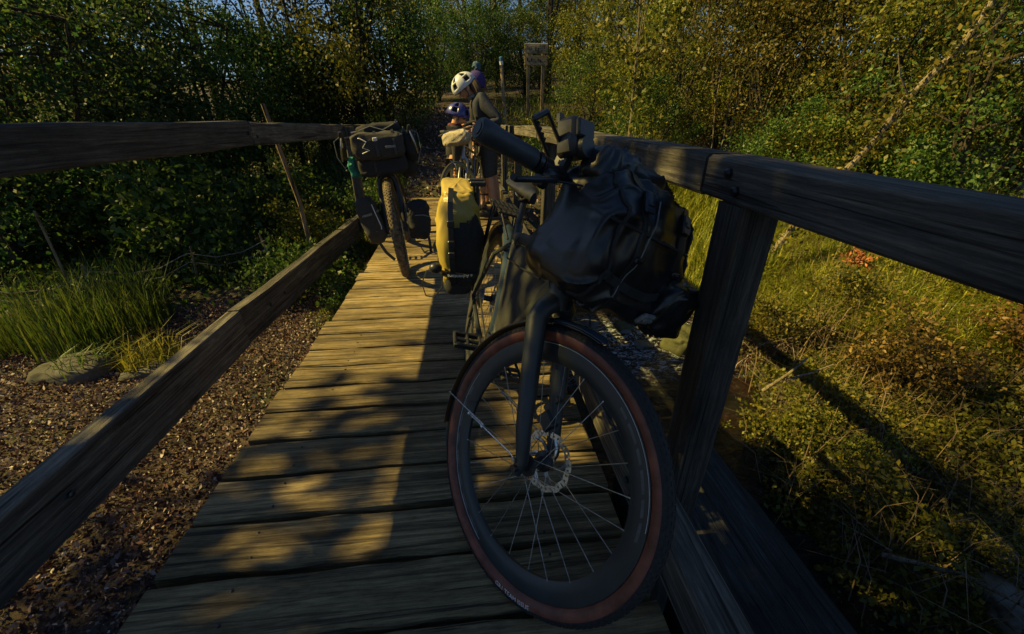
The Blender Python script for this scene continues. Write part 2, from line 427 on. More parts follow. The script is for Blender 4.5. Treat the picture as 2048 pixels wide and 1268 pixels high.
# left side: rails nailed to the outer face of the posts
board('top_rail', (-1.265, -1.3, .979), (-1.265, 2.62, .980), .13, .125, 'rail_wood', 1)
board('top_rail', (-1.265, 2.626, .978), (-1.265, 4.66, .946), .13, .122, 'rail_wood', 2)
board('top_rail', (-1.265, 4.666, .946), (-1.265, 6.5, .935), .13, .12, 'rail_wood', 3)
board('lower_rail', (-1.235, -1.3, .055), (-1.235, 2.0, .066), .07, .205, 'rail_wood', 4)
board('lower_rail', (-1.235, 2.006, .066), (-1.235, 4.62, -.005), .07, .20, 'rail_wood', 14)
board('lower_rail', (-1.235, 4.626, -.005), (-1.235, 6.4, -.01), .07, .19, 'rail_wood', 5)
# right side
board('top_rail', (.568, -1.3, .908), (.568, .872, .944), .092, .082, 'rail_wood', 6, 9, .005)
board('top_rail', (.568, .888, .945), (.568, 3.2, .966), .092, .086, 'rail_wood', 7)
board('top_rail', (.568, 3.206, .966), (.568, 6.5, .94), .092, .088, 'rail_wood', 8)
board('lower_rail', (.468, -1.3, .09), (.468, 1.72, .10), .092, .12, 'rail_wood', 9)
board('lower_rail', (.484, 1.727, .09), (.484, 6.4, .10), .062, .15, 'rail_wood', 10)
def post(x, y, z0, z1, w=.085, seed=0, name='post'):
    q = random.Random(seed); n = 7; v = []; f_ = []; e = .006; h = w / 2
    sec = [(-h + e, -h), (h - e, -h), (h, -h + e), (h, h - e), (h - e, h), (-h + e, h), (-h, h - e), (-h, -h + e)]
    for i in range(n):
        z = z0 + (z1 - z0) * i / (n - 1); dx, dy = q.uniform(-.003, .003), q.uniform(-.003, .003)
        v += [(a + dx, b + dy, z) for a, b in sec]
    for i in range(n - 1):
        for j in range(8):
            k = (j + 1) % 8; f_.append((i * 8 + j, i * 8 + k, (i + 1) * 8 + k, (i + 1) * 8 + j))
    f_ += [tuple(range(8))[::-1], tuple((n - 1) * 8 + j for j in range(8))]
    return MB().add(v, f_).build(name, 'post_wood', bridge, T(x, y, 0), False)
for k, (y, zt) in enumerate(((-.55, 1.03), (4.55, .99), (6.38, .975))):
    post(-1.156, y, -.85, zt, .085, 20 + k)
for k, (y, zt) in enumerate(((.772, .898), (2.9, .92), (4.75, .918), (6.42, .99), (-.8, .86))):
    post(.564, y, -1.1, zt, .086, 30 + k)
board('stringer', (-.62, -1.5, -.15), (-.62, 6.5, -.15), .12, .2, 'rail_wood', 40)
board('stringer', (.18, -1.5, -.15), (.18, 6.5, -.15), .12, .2, 'rail_wood', 41)
_m = MB(); _m.tube([(0, 0, 0), (.006, 0, 0), (.010, 0, 0)], [.0105, .0105, .006], 6); BOLT = _m.mesh('bolt', 'dark_metal')
for (bx, by, bz, sg_) in ((.519, .757, .925, -1), (.519, .79, .955, -1), (.419, .755, .085, -1), (.419, .792, .115, -1), (.519, 2.9, .955, -1), (-1.197, 2.3, .07, 1), (-1.197, 2.5, .06, 1), (-1.197, .95, .07, 1), (-1.197, 2.58, .985, 1), (-1.197, 2.67, .965, 1)):
    o = bpy.data.objects.new('bolt', BOLT); link(o, bridge, T(bx, by, bz) @ Matrix.Rotation(0 if sg_ > 0 else math.pi, 4, 'Z'))
# old abutment wing in the shade below the right-hand rail
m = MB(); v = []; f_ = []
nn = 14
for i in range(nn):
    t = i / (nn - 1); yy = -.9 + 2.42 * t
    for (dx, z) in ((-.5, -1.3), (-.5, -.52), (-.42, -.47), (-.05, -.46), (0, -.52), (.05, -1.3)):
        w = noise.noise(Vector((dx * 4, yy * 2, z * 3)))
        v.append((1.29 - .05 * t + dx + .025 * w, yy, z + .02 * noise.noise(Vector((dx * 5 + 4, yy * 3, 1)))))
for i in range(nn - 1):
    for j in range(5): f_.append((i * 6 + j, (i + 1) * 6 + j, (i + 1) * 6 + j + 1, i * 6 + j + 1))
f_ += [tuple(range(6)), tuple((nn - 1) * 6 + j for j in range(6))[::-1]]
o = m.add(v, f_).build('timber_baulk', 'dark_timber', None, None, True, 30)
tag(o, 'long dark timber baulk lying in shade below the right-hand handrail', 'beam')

# ------------------------------------------------------------------ bicycles
HA = R(71.5)
AX = Vector((-math.cos(HA), 0, math.sin(HA))); PER = Vector((-math.sin(HA), 0, -math.cos(HA)))
FW = Vector((1.05, 0, .352)); A0 = FW + PER * .05
def steer_mat(a): return Matrix.Translation(A0) @ Matrix.Rotation(a, 4, AX) @ Matrix.Translation(-A0)
def bike_root(x, y, yaw, lean, s=1.0):
    return T(x, y, 0) @ Matrix.Rotation(yaw, 4, 'Z') @ Matrix.Rotation(lean, 4, 'X') @ Matrix.Scale(s, 4)
def spoke_meshes(flange, rimr, n, mat):
    out = []
    for side in (-1, 1):
        for k in (-1, 1):
            a = R(62) * k
            p0 = Vector((flange * math.sin(a), side * .030, flange * math.cos(a))); p1 = Vector((0, side * .004, rimr))
            m = MB(); m.tube([p0, p0.lerp(p1, .96), p1], [.0011, .0011, .0022], 5); out.append(m.mesh('spoke', mat))
    return out
def knobs(m, Rc, rt, rows, nseg, h, w, l):
    for k in range(nseg):
        for ri, ph in enumerate(rows):
            t = 2 * math.pi * (k + .5 * (ri % 2)) / nseg
            rad = Rc + (rt + h * .35) * math.cos(ph); yy = (rt + h * .35) * math.sin(ph)
            c = Vector((rad * math.cos(t), yy, rad * math.sin(t)))
            er = Vector((math.cos(t), 0, math.sin(t))); nrm = er * math.cos(ph) + Vector((0, 1, 0)) * math.sin(ph)
            tg = Vector((-math.sin(t), 0, math.cos(t))); b = nrm.cross(tg)
            m.box(c, (l, w, h), Matrix((tg, b, nrm)).transposed())
def wheel(name, parent, M, Rt=.352, rt=.021, rim_in=.262, rim_w=.013, rimmat='rim_carbon', wall='tan_wall', tread='rubber',
          rotor=True, ns=24, spoke_mat='spoke_steel', big=True, kn=None, rside=1, flange=.024):
    Rc = Rt - rt; bead = Rc - rt * .92
    m = MB(); n = 96 if big else 48
    m.lathe([(rim_in, -.004), (rim_in + .008, -.009), (rim_in + .024, -rim_w), (bead, -rim_w * .95), (bead + .003, -rim_w * .55), (bead - .002, 0), (bead + .003, rim_w * .55), (bead, rim_w * .95), (rim_in + .024, rim_w), (rim_in + .008, .009), (rim_in, .004)], n, True)
    w = m.build(name, rimmat, parent, M)
    # tyre carcass and tread
    m = MB(); pr = []
    for k in range(17):
        ph = R(-150 + 300 * k / 16)
        pr.append((Rc + rt * math.cos(ph), rt * math.sin(ph)))
    m.lathe(pr, n, True); m.build('tyre', wall, w)
    m = MB(); pr = []
    for k in range(11):
        ph = R(-72 + 144 * k / 10); pr.append((Rc + (rt + .0016) * math.cos(ph), (rt + .0016) * math.sin(ph)))
    for k in range(11):
        ph = R(72 - 144 * k / 10); pr.append((Rc + (rt - .002) * math.cos(ph), (rt - .002) * math.sin(ph)))
    m.lathe(pr, n, True)
    if kn: knobs(m, Rc, rt, *kn)
    m.build('tread', tread, w, None, True, 20)
    sm = spoke_meshes(flange, rim_in + .004, ns, spoke_mat)
    for k in range(ns):
        q = k % 4; o = bpy.data.objects.new('spoke', sm[q]); link(o, w, Matrix.Rotation(2 * math.pi * k / ns, 4, 'Y'))
    m = MB(); m.lathe([(0, -.052), (.008, -.052), (.009, -.036), (.027, -.034), (.027, -.028), (.015, -.022), (.013, 0), (.015, .022), (.027, .028), (.027, .034), (.012, .037), (.009, .052), (0, .052)], 20)
    m.build('hub', 'black_plastic', w)
    if rotor:
        m = MB(); t_ = .0018; seg = 96; ra = (.063, .0675, .0735, .079); yc = .043 * rside
        def wob(a): return 1 + .022 * math.cos(12 * a)
        for i in range(seg):
            a, b = 2 * math.pi * i / seg, 2 * math.pi * (i + 1) / seg
            for j in range(3):
                if j == 1 and i % 3 == 0: continue
                if j == 2 and i % 8 == 5: continue
                q = [(ra[j] * wob(a), a), (ra[j + 1] * wob(a), a), (ra[j + 1] * wob(b), b), (ra[j] * wob(b), b)]
                top = [(p * math.cos(t), yc + t_ / 2, p * math.sin(t)) for p, t in q]; bot = [(p, yy - t_, z) for p, yy, z in top]
                m.add(top + bot, [(0, 1, 2, 3), (7, 6, 5, 4), (0, 4, 5, 1), (1, 5, 6, 2), (2, 6, 7, 3), (3, 7, 4, 0)])
        for k in range(6):
            a = 2 * math.pi * k / 6
            pts = [(rr * math.cos(a + sh), yc, rr * math.sin(a + sh)) for rr, sh in ((.022, 0), (.036, .12), (.05, .34), (.0645, .62))]
            m.tube(pts, [.0062, .005, .0045, .0055], 6, True, (1, .3) if False else (1, 1))
        m.lathe([(.016, yc - .003), (.026, yc - .003), (.026, yc + .003), (.016, yc + .003)], 24, True)
        m.build('disc_rotor', 'rotor_steel', w, None, True, 30)
    return w
def fork(parent, SM, mat, r0=.024, r1=.0145, spread=.058):
    m = MB(); cr = A0 + AX * .395
    for s in (-1, 1):
        top = cr + Vector((0, s * spread, -.02)); hub = FW + Vector((0, s * spread, 0))
        pts = [cr + Vector((0, s * .020, .012)), cr + Vector((0, s * spread * .72, -.004)), cr + Vector((0, s * spread * .86, -.035)), top.lerp(hub, .4), top.lerp(hub, .75), hub + Vector((-.002, 0, .02)), hub + Vector((0, 0, -.018))]
        m.tube(pts, [r0 * 1.0, r0 * 1.0, r0, r0 * .9, r0 * .76, r1, r1 * .8], 12)
    m.tube([cr - AX * .005, A0 + AX * .42], .027, 14)
    return m.build('fork', mat, parent, SM)
def frame_mesh(parent, mat, thick=1.0, seat_top=(.235, 0, .745)):
    m = MB(); bb = Vector((.44, 0, .275)); ht = A0 + AX * .555; hb = A0 + AX * .42; stp = Vector(seat_top); rh = Vector((0, 0, .352))
    m.tube([hb, ht], [.029 * thick, .027 * thick], 14)
    m.tube([hb + AX * .03, bb], [.031 * thick, .028 * thick], 14)
    m.tube([ht - AX * .03, stp - Vector((0, 0, .02))], [.025 * thick, .018 * thick], 12)
    m.tube([bb, stp + Vector((-.01, 0, .025))], .0175, 12)
    for s in (-1, 1):
        m.tube([bb + Vector((-.03, s * .03, 0)), Vector((.2, s * .045, .30)), rh + Vector((0, s * .062, 0))], [.014, .012, .009], 8)
        m.tube([stp + Vector((.01, s * .012, -.05)), Vector((.16, s * .05, .62)), rh + Vector((0, s * .062, 0))], [.010, .009, .008], 8)
    m.tube([bb + Vector((0, -.036, 0)), bb + Vector((0, .036, 0))], .022, 14)
    return m.build('frame', mat, parent)
def saddle(parent, top=(.19, 0, .90), mat='black_plastic'):
    x, y, z = top; m = MB()
    st = [(-.14, .058, .004), (-.125, .07, .010), (-.08, .072, .006), (-.02, .052, 0), (.05, .028, -.002), (.11, .019, 0), (.135, .012, -.008)]
    v = []; f_ = []; n = 12
    for (dx, hw, dz) in st:
        for j in range(n):
            t = 2 * math.pi * j / n; c_, s_ = math.cos(t), math.sin(t)
            v.append((x + dx, y + hw * c_, z + dz + (.016 if s_ > 0 else .026) * s_ - (.012 * abs(c_) ** 2)))
    for i in range(len(st) - 1):
        for j in range(n):
            q = (j + 1) % n; f_.append((i * n + j, i * n + q, (i + 1) * n + q, (i + 1) * n + j))
    f_ += [tuple(range(n))[::-1], tuple((len(st) - 1) * n + j for j in range(n))]
    s_ = m.add(v, f_).build('saddle', mat, parent, None, True, 60)
    m = MB()
    for k in (-1, 1): m.tube([(x - .11, k * .03, z - .015), (x - .07, k * .022, z - .038), (x + .04, k * .02, z - .04), (x + .1, k * .008, z - .012)], .0035, 6)
    m.build('saddle_rail', 'steel', s_)
    m = MB(); m.tube([(.215, 0, .70), (x + .005, 0, z - .045)], .0136, 12); m.box((x, 0, z - .042), (.045, .05, .018), None, .004)
    m.build('seatpost', 'dark_metal', parent)
def drivetrain(parent, ang=45, mat='dark_metal'):
    bb = Vector((.44, 0, .275)); m = MB()
    nt_ = 42; pr = []
    for i in range(nt_ * 2):
        t = math.pi * i / nt_; rr = .084 if i % 2 else .078; pr.append((rr, t))
    v = [(bb.x + rr * math.cos(t), -.047 + dy, bb.z + rr * math.sin(t)) for dy in (-.001, .001) for rr, t in pr]
    v += [(bb.x + .064 * math.cos(t), -.047 + dy, bb.z + .064 * math.sin(t)) for dy in (-.001, .001) for rr, t in pr]
    N = nt_ * 2; f_ = []
    for i in range(N):
        q = (i + 1) % N
        f_ += [(i, q, 2 * N + q, 2 * N + i), (N + q, N + i, 3 * N + i, 3 * N + q), (i, N + i, N + q, q), (2 * N + i, 2 * N + q, 3 * N + q, 3 * N + i)]
    m.add(v, f_)
    for k in range(4):
        a = 2 * math.pi * k / 4 + .4; m.tube([bb + Vector((.01 * math.cos(a), -.047, .01 * math.sin(a))), bb + Vector((.066 * math.cos(a), -.047, .066 * math.sin(a)))], .006, 6)
    cr = m.build('chainring', mat, parent)
    for s, a in ((-1, R(ang)), (1, R(ang + 180))):
        d = Vector((math.cos(a), 0, math.sin(a))); p0 = bb + Vector((0, s * .058, 0)); p1 = bb + d * .17 + Vector((0, s * .075, 0))
        m = MB(); m.tube([p0 - d * .015, p0 + d * .01, p0.lerp(p1, .5), p1 + d * .012], [.015, .016, .012, .012], 8, True)
        c = m.build('crank', 'alloy', parent)
        m = MB(); pc = p1 + Vector((0, s * .06, 0))
        m.tube([p1, pc + Vector((0, s * .045, 0))], .007, 8)
        for dx in (-.042, .042): m.box(pc + Vector((dx, 0, 0)), (.014, .088, .018), None, .003)
        for dy in (-.044, .0, .044): m.box(pc + Vector((0, dy, 0)), (.098, .010, .016), None, .003)
        for dx in (-.045, .045):
            for dy in (-.03, .03): m.tube([pc + Vector((dx, dy, -.013)), pc + Vector((dx, dy, .013))], .0025, 5)
        m.build('pedal', 'black_plastic', parent)
    # cassette, derailleur and chain
    m = MB()
    for k in range(9):
        rr = .024 + .004 * k; y0 = -.05 + .0036 * k
        m.lathe([(.012, y0), (rr, y0), (rr, y0 + .0018), (.012, y0 + .0018)], 26, True)
    m.build('cassette', 'steel', parent, T(0, 0, .352))
    m = MB(); m.box((.03, -.055, .285), (.02, .014, .09), Matrix.Rotation(R(20), 3, 'Y'), .003); m.box((.045, -.055, .2), (.016, .008, .10), Matrix.Rotation(R(-12), 3, 'Y'), .002)
    for p in ((.03, .235), (.06, .155)): 
        mm = MB(); mm.lathe([(.004, -.004), (.019, -.004), (.019, .004), (.004, .004)], 16, True); m.add([(a + p[0], b - .047, c + p[1]) for a, b, c in mm.v], mm.f)
    m.build('derailleur', 'dark_metal', parent)
    m = MB(); path = []
    for t in np.linspace(R(80), R(-95), 16): path.append((bb.x + .081 * math.cos(t), -.047, bb.z + .081 * math.sin(t)))
    path += [(.06 + .02, -.047, .14), (.045, -.047, .145), (.04, -.047, .2), (.05, -.047, .235), (.02, -.047, .26)]
    for t in np.linspace(R(250), R(95), 10): path.append((.045 * math.cos(t), -.045, .352 + .045 * math.sin(t)))
    path.append(path[0]); pts = [Vector(p) for p in path]
    acc = 0; flip = 0
    for a, b in zip(pts[:-1], pts[1:]):
        d = b - a; n = max(1, int(d.length / .0127))
        for k in range(n):
            c = a + d * ((k + .5) / n); X = d.normalized(); Y = Vector((0, 1, 0)); Z = X.cross(Y)
            m.box(c, (.0135, .006 if flip else .004, .008), Matrix((X, Y, Z)).transposed()); flip ^= 1
    m.build('chain', 'alloy', parent, None, False)
BC = A0 + AX * .672 + Vector((math.sin(HA), 0, math.cos(HA))) * .06      # middle of the handlebar
def arc(R_, w, a0, a1, n, dip, t=.002):
    """mudguard strip: curved blade with a shallow U profile"""
    pr = []
    for k in range(9):
        s_ = -1 + 2 * k / 8; pr.append((R_ - dip * s_ * s_, w / 2 * s_))
    for k in range(9):
        s_ = 1 - 2 * k / 8; pr.append((R_ - t - dip * s_ * s_, w / 2 * s_))
    m = MB(); m.lathe(pr, n, True, a0, a1); k = len(pr); N = len(m.v)
    m.f += [tuple(range(k)), tuple(range(N - k, N))[::-1]]
    return m
def lever(m, base, d, drop, s):
    """brake lever: clamp, body and long curved blade; d = inward direction along the bar, s = side"""
    b = Vector(base)
    m.tube([b + d * -.008, b + d * .012], .019, 12)
    m.box(b + Vector((.02, 0, -.012)) + d * .004, (.035, .03, .024), None, .005)
    pts = [b + Vector((.034, 0, -.016)) + d * .012, b + Vector((.055, 0, -.02)) - d * .02, b + Vector((.058, 0, -.024 - drop * .4)) - d * .06, b + Vector((.06, 0, -.026 - drop)) - d * .105, b + Vector((.066, 0, -.024 - drop)) - d * .118]
    m.tube(pts, [.008, .007, .0065, .006, .0065], 8)

# ---- the near bicycle, leaning on the right-hand rail
B1 = bike_root(-.04, 1.679, R(-87.052), R(-16.839), .948)
bike1 = empty('bicycle', B1, 'dark grey carbon gravel bicycle with tan-wall front tyre leaning on the right rail', 'bicycle')
SM1 = steer_mat(R(30.338))
frame_mesh(bike1, 'carbon', 1.1)
fk = fork(bike1, SM1, 'carbon', .0265, .0165, .06)
me = text_mesh('S', .012, 'decal_grey', lambda c: Vector((A0 + AX * .385 + Vector((.028 + c.z, -.058 - c.x * .8, -.05 + c.y)))), .0004)
link(bpy.data.objects.new('emblem', me), fk)
w1 = wheel('front_wheel', bike1, SM1 @ Matrix.Translation(FW), kn=((R(-58), R(-36), R(-14), R(14), R(36), R(58)), 120, .0032, .006, .008), flange=.02)
def on_wall(s, t, th0, Rb=.3385, rc=.331, rt=.021):
    th = th0 + s / Rb; rr = Rb - t
    yy = -math.sqrt(max(1e-6, rt * rt - (rr - rc) ** 2)) - .0006
    return rr, th, yy
def w_tyre(c):
    rr, th, yy = on_wall(c.x, c.y, R(285)); return Vector((rr * math.cos(th), yy - c.z, rr * math.sin(th)))
link(bpy.data.objects.new('tyre_lettering', text_mesh('GR1 TEAM ISSUE', .0165, 'decal_white', w_tyre, .0003)), w1)
def decal(th0, th1, r0, r1, sl):
    m = MB(); v = []
    for k in range(7):
        t = th0 + (th1 - th0) * k / 6
        for rr, o_ in ((r0, 0), (r1, sl)): v.append((rr * math.cos(t + o_), -.01335 + .0008 * (.311 - rr) / .03, rr * math.sin(t + o_)))
    m.add(v, [(2 * k, 2 * k + 2, 2 * k + 3, 2 * k + 1) for k in range(6)]); m.build('rim_decal', 'decal_dim', w1, None, False)
for a, b in ((176, 182), (185, 190), (194, 202), (206, 212), (216, 224), (228, 236), (240, 248), (252, 262)): decal(R(a), R(b), .2885, .3025, R(2.2))
for a, b in ((14, 22), (24, 31), (33, 42), (44, 50), (52, 60), (62, 67)): decal(R(a), R(b), .2875, .2985, R(1.0))
m = MB(); m.tube([(.3015 * math.cos(t), -.0136, .3015 * math.sin(t)) for t in np.linspace(R(168), R(266), 30)], .0006, 4); m.build('rim_line', 'decal_white', w1); m = MB(); m.tube([(.3085 * math.cos(t), -.0128, .3085 * math.sin(t)) for t in np.linspace(R(20), R(118), 50)], .0006, 4)
m.build('rim_line', 'decal_white', w1)
# caliper on the far leg
m = MB(); m.box((-.055, .048, .085), (.05, .03, .045), Matrix.Rotation(R(25), 3, 'Y'), .006); m.box((-.07, .05, .13), (.022, .02, .06), Matrix.Rotation(R(18), 3, 'Y'), .004)
m.build('brake_caliper', 'black_plastic', bike1, SM1 @ Matrix.Translation(FW))
m = MB(); m.tube([(-.08, .055, .16), (-.06, .07, .25), (-.11, .075, .36), (-.17, .05, .46), (-.2, .03, .58)], .0024, 6); m.build('brake_hose', 'black_plastic', bike1, SM1 @ Matrix.Translation(FW))
# through axle end
m = MB(); m.tube([(0, -.084, 0), (0, -.05, 0)], .009, 12); m.build('axle', 'dark_metal', bike1, SM1 @ Matrix.Translation(FW))
# mudguard with wire stays
g = arc(.371, .05, R(90), R(205), 48, .009); gd = g.build('mudguard', 'black_plastic', bike1, SM1 @ Matrix.Translation(FW))
g = arc(.3735, .042, R(89), R(114), 16, .0075); g.build('mudguard_flap', 'mud_blue', gd)
m = MB()
e0 = Vector((-.012, -.078, .018)); e1 = Vector((.372 * math.cos(R(190)), -.024, .372 * math.sin(R(190)))); e2 = Vector((.372 * math.cos(R(172)), .024, .372 * math.sin(R(172))))
e0b = Vector((-.012, .078, .018))
for a, b in ((e0, e1), (e0b, e2)):
    d = b - a; m.tube([a, a + d * .06 + Vector((0, 0, .004)), a + d * .62], .0019, 6); m.tube([a + d * .42 + Vector((0, 0, .007)), b + Vector((0, 0, .004)), b + Vector((0, .02, .002)) * (1 if b is e1 else -1)], .0019, 6)
    for q in (.42, .62): m.tube([a + d * (q - .012), a + d * (q + .012)], .0055, 8)
m.tube([e0 + Vector((0, -.006, 0)), e0 + Vector((0, .016, 0))], .006, 10)
m.build('mudguard_stay', 'steel', gd)
m = MB(); tail = [(.372 * math.cos(R(a)), 0.0, .372 * math.sin(R(a))) for a in (203, 208, 213, 217)]; m.tube(tail, [.004, .004, .003, .0015], 6); m.build('mudguard_tail', 'black_plastic', gd)
# bars
def barpt(y): return BC + Vector((-.03 * (abs(y) / .37) ** 1.5, y, .004 * abs(y)))
m = MB(); m.tube([barpt(yy) for yy in np.linspace(-.36, .36, 25)], [.0125 + .0035 * (1 - smooth01(.03, .1, abs(yy))) for yy in np.linspace(-.36, .36, 25)], 12)
bar = m.build('handlebar', 'black_plastic', bike1, SM1)
m = MB(); m.tube([A0 + AX * .66, BC - Vector((.02, 0, 0))], [.017, .016], 12); m.tube([A0 + AX * .56, A0 + AX * .69], .0175, 14); m.tube([BC + Vector((0, -.022, 0)), BC + Vector((0, .022, 0))], .0205, 14)
m.build('stem', 'carbon', bike1, SM1)
for s in (-1, 1):
    m = MB(); ys = [.37, .366, .355, .33, .30, .27, .242, .236]
    m.tube([barpt(s * q) for q in ys], [.0185, .0215, .0225, .0208, .020, .0204, .0215, .0195], 20)
    gr = m.build('grip', 'grip_rubber', bike1, SM1, True, 50)
    m = MB(); m.tube([barpt(s * .3715), barpt(s * .366)], [.0175, .0185], 18); m.tube([barpt(s * .373), barpt(s * .370)], .0115, 14); m.build('end_cap', 'black_plastic', gr)
    m = MB(); m.tube([barpt(s * .233), barpt(s * .222)], .0215, 16); m.build('grip_clamp', 'dark_metal', gr)
    m = MB(); lever(m, barpt(s * .205), Vector((0, -s, 0)), .022, s); m.build('brake_lever', 'black_plastic', bike1, SM1, True, 50)
    m = MB(); a = barpt(s * .2); m.tube([a + Vector((.03, 0, -.02)), a + Vector((.075, -s * .05, .0)), a + Vector((.07, -s * .12, -.01)), a + Vector((.02, -s * .17, -.07)), Vector(A0 + AX * .5) + Vector((.04, s * .02, 0))], .0025, 6); m.build('cable', 'black_plastic', bike1, SM1)
m = MB(); c = barpt(-.218); m.tube([c + Vector((0, 0, .0)), c + Vector((0, .02, 0))], .019, 12); m.box(c + Vector((.012, .012, -.028)), (.03, .028, .03), None, .006); m.build('shifter', 'black_plastic', bike1, SM1)
# clip bracket, box computer and lamp on top of the bar
m = MB(); c = barpt(-.225) + Vector((0, 0, .014)); 
m.tube([c + Vector((.0, .03, .0)), c + Vector((-.01, -.045, .05))], .0062, 6, True, (1, .6)); m.tube([c + Vector((-.01, -.045, .05)), c + Vector((-.012, -.02, .075))], .006, 6); m.tube([c + Vector((-.012, -.02, .075)), c + Vector((0, .05, .03))], .0062, 6, True, (1, .6))
for k in range(6): m.box(c + Vector((-.008, -.034 + .01 * k, .046 - .006 * k)), (.012, .004, .008))
m.build('phone_clip', 'black_plastic', bike1, SM1)
m = MB(); c = barpt(-.165) + Vector((.0, 0, .072)); Mx = Matrix.Rotation(R(-24), 3, 'Y') @ Matrix.Rotation(R(12), 3, 'X')
m.box(c, (.05, .062, .075), Mx, .008); m.box(c + Mx @ Vector((.028, 0, .014)), (.012, .054, .035), Mx, .004); m.tube([c + Mx @ Vector((.02, 0, -.02)), c + Mx @ Vector((.038, 0, -.02))], .022, 16); m.box(barpt(-.165) + Vector((0, 0, .025)), (.03, .025, .05), None, .004); m.box(c + Mx @ Vector((-.02, -.02, .04)), (.012, .014, .02), Mx, .002)
m.build('headlamp', 'black_plastic', bike1, SM1, True, 40)
m = MB(); c = barpt(-.10) + Vector((.01, 0, .06)); m.tube([c + Vector((-.02, .0, 0)), c + Vector((.035, .028, -.004)), c + Vector((.048, .034, -.005))], [.014, .022, .0205], 14); m.tube([barpt(-.10), c + Vector((-.012, 0, -.006))], .007, 8); m.build('small_lamp', 'black_plastic', bike1, SM1)
m = MB(); c = barpt(.11) + Vector((.0, 0, .045)); m.tube([c + Vector((0, 0, -.03)), c], .006, 8); m.lathe([(.0, .016), (.012, .015), (.019, .008), (.021, 0), (.021, -.008), (.017, -.01)], 20)
mm = MB(); mm.add([c + Vector((x_, z_, y_ + .004)) for x_, y_, z_ in m.v[16:]], [tuple(i - 16 for i in q) for q in m.f if min(q) >= 16]); mm.tube([c + Vector((0, 0, -.05)), c + Vector((0, 0, .01))], .006, 8); mm.tube([c + Vector((.01, .01, -.002)), c + Vector((.03, .03, .004))], .003, 6)
mm.build('bell', 'dark_metal', bike1, SM1)
saddle(bike1, (.185, 0, .905)); drivetrain(bike1, 47)
wheel('rear_wheel', bike1, T(0, 0, .352), kn=((R(-50), R(-25), 0, R(25), R(50)), 90, .003, .006, .008), wall='rubber', rside=1)
g = arc(.374, .052, R(-2), R(150), 40, .009); g.build('rear_mudguard', 'mud_blue', bike1, T(0, 0, .352))
# rear carrier
m = MB(); z = .775
for yy in (-.055, -.033, -.011, .011, .033, .055): m.box((-.09, yy, z), (.30, .013, .008), None, .002)
m.box((.05, 0, z - .003), (.03, .13, .01), None, .003); m.box((-.235, 0, z - .003), (.03, .13, .01), None, .003)
for s in (-1, 1):
    m.tube([(-.12, s * .055, z), (-.01, s * .072, .37)], .005, 8); m.tube([(-.2, s * .055, z), (-.01, s * .073, .40)], .005, 8); m.tube([(.05, s * .05, z), (.2, s * .022, .70)], .0045, 8)
m.build('rear_carrier', 'dark_metal', bike1)
for s in (-1,):
    m = MB(); m.tube([(-.045, s * .08, .34), (.0, s * .085, .48), (.01, s * .08, .56)], .005, 8); m.tube([(.0, s * .085, .33), (.01, s * .085, .44)], .007, 8); m.build('carrier_strut', 'alloy', bike1)
# frame bag
fb = empty('frame_bag', B1, 'black triangular bag filling the frame of the near bicycle', 'bag')
def prism(poly, th, puff, e=.012):
    n = len(poly); c = Vector((sum(p[0] for p in poly) / n, 0, sum(p[1] for p in poly) / n)); m = MB(); rings = []
    P = []
    for i in range(n):
        a, b = Vector((poly[i][0], 0, poly[i][1])), Vector((poly[(i + 1) % n][0], 0, poly[(i + 1) % n][1]))
        for k in range(6): P.append(a.lerp(b, (k + .5 * (k > 0)) / 6.0))
    N = len(P); v = []
    for (yy, sc_) in ((-th - puff, .0), (-th - puff * .8, .5), (-th, .88), (-th * .6, 1.0), (th * .6, 1.0), (th, .88), (th + puff * .8, .5), (th + puff, 0)):
        for p in P:
            q = c + (p - c) * max(sc_, .02); v.append((q.x + .006 * noise.noise(q * 14), yy + .008 * noise.noise(q * 17 + Vector((0, yy, 0))), q.z + .005 * noise.noise(q * 12 + Vector((4, 0, 0)))))
    f_ = []
    for i in range(7):
        for j in range(N):
            q = (j + 1) % N; f_.append((i * N + j, i * N + q, (i + 1) * N + q, (i + 1) * N + j))
    return m.add(v, f_)
prism([(.255, .70), (.80, .815), (.83, .70), (.50, .36), (.40, .40)], .022, .014).build('body', 'black_fabric', fb, None, True, 60)
m = MB()
for (x, z0, z1) in ((.36, .69, .78), (.66, .755, .845)):
    m.lathe([(.0335, -.014), (.036, -.014), (.036, .014), (.0335, .014)], 20, True); 
    k = len(m.v) - 80
    for i in range(k, len(m.v)): a, b, c_ = m.v[i]; m.v[i] = (x + b, a * .8, (z0 + z1) / 2 - .0 + c_ * .95)
m.tube([(.80, .032, .62), (.77, .034, .60), (.74, .0, .585), (.77, -.034, .60), (.80, -.032, .62)], .005, 6)
m.build('strap', 'black_plastic', fb)
m = MB(); m.tube([(.33, -.034, .66), (.55, -.042, .70), (.78, -.034, .745)], .003, 6); m.build('zip', 'black_plastic', fb)
m = MB(); m.tube([(.86, -.036, .50), (.80, -.05, .52), (.70, -.06, .49), (.60, -.055, .44)], [.004, .005, .005, .004], 6); m.build('loose_strap', 'black_plastic', fb)

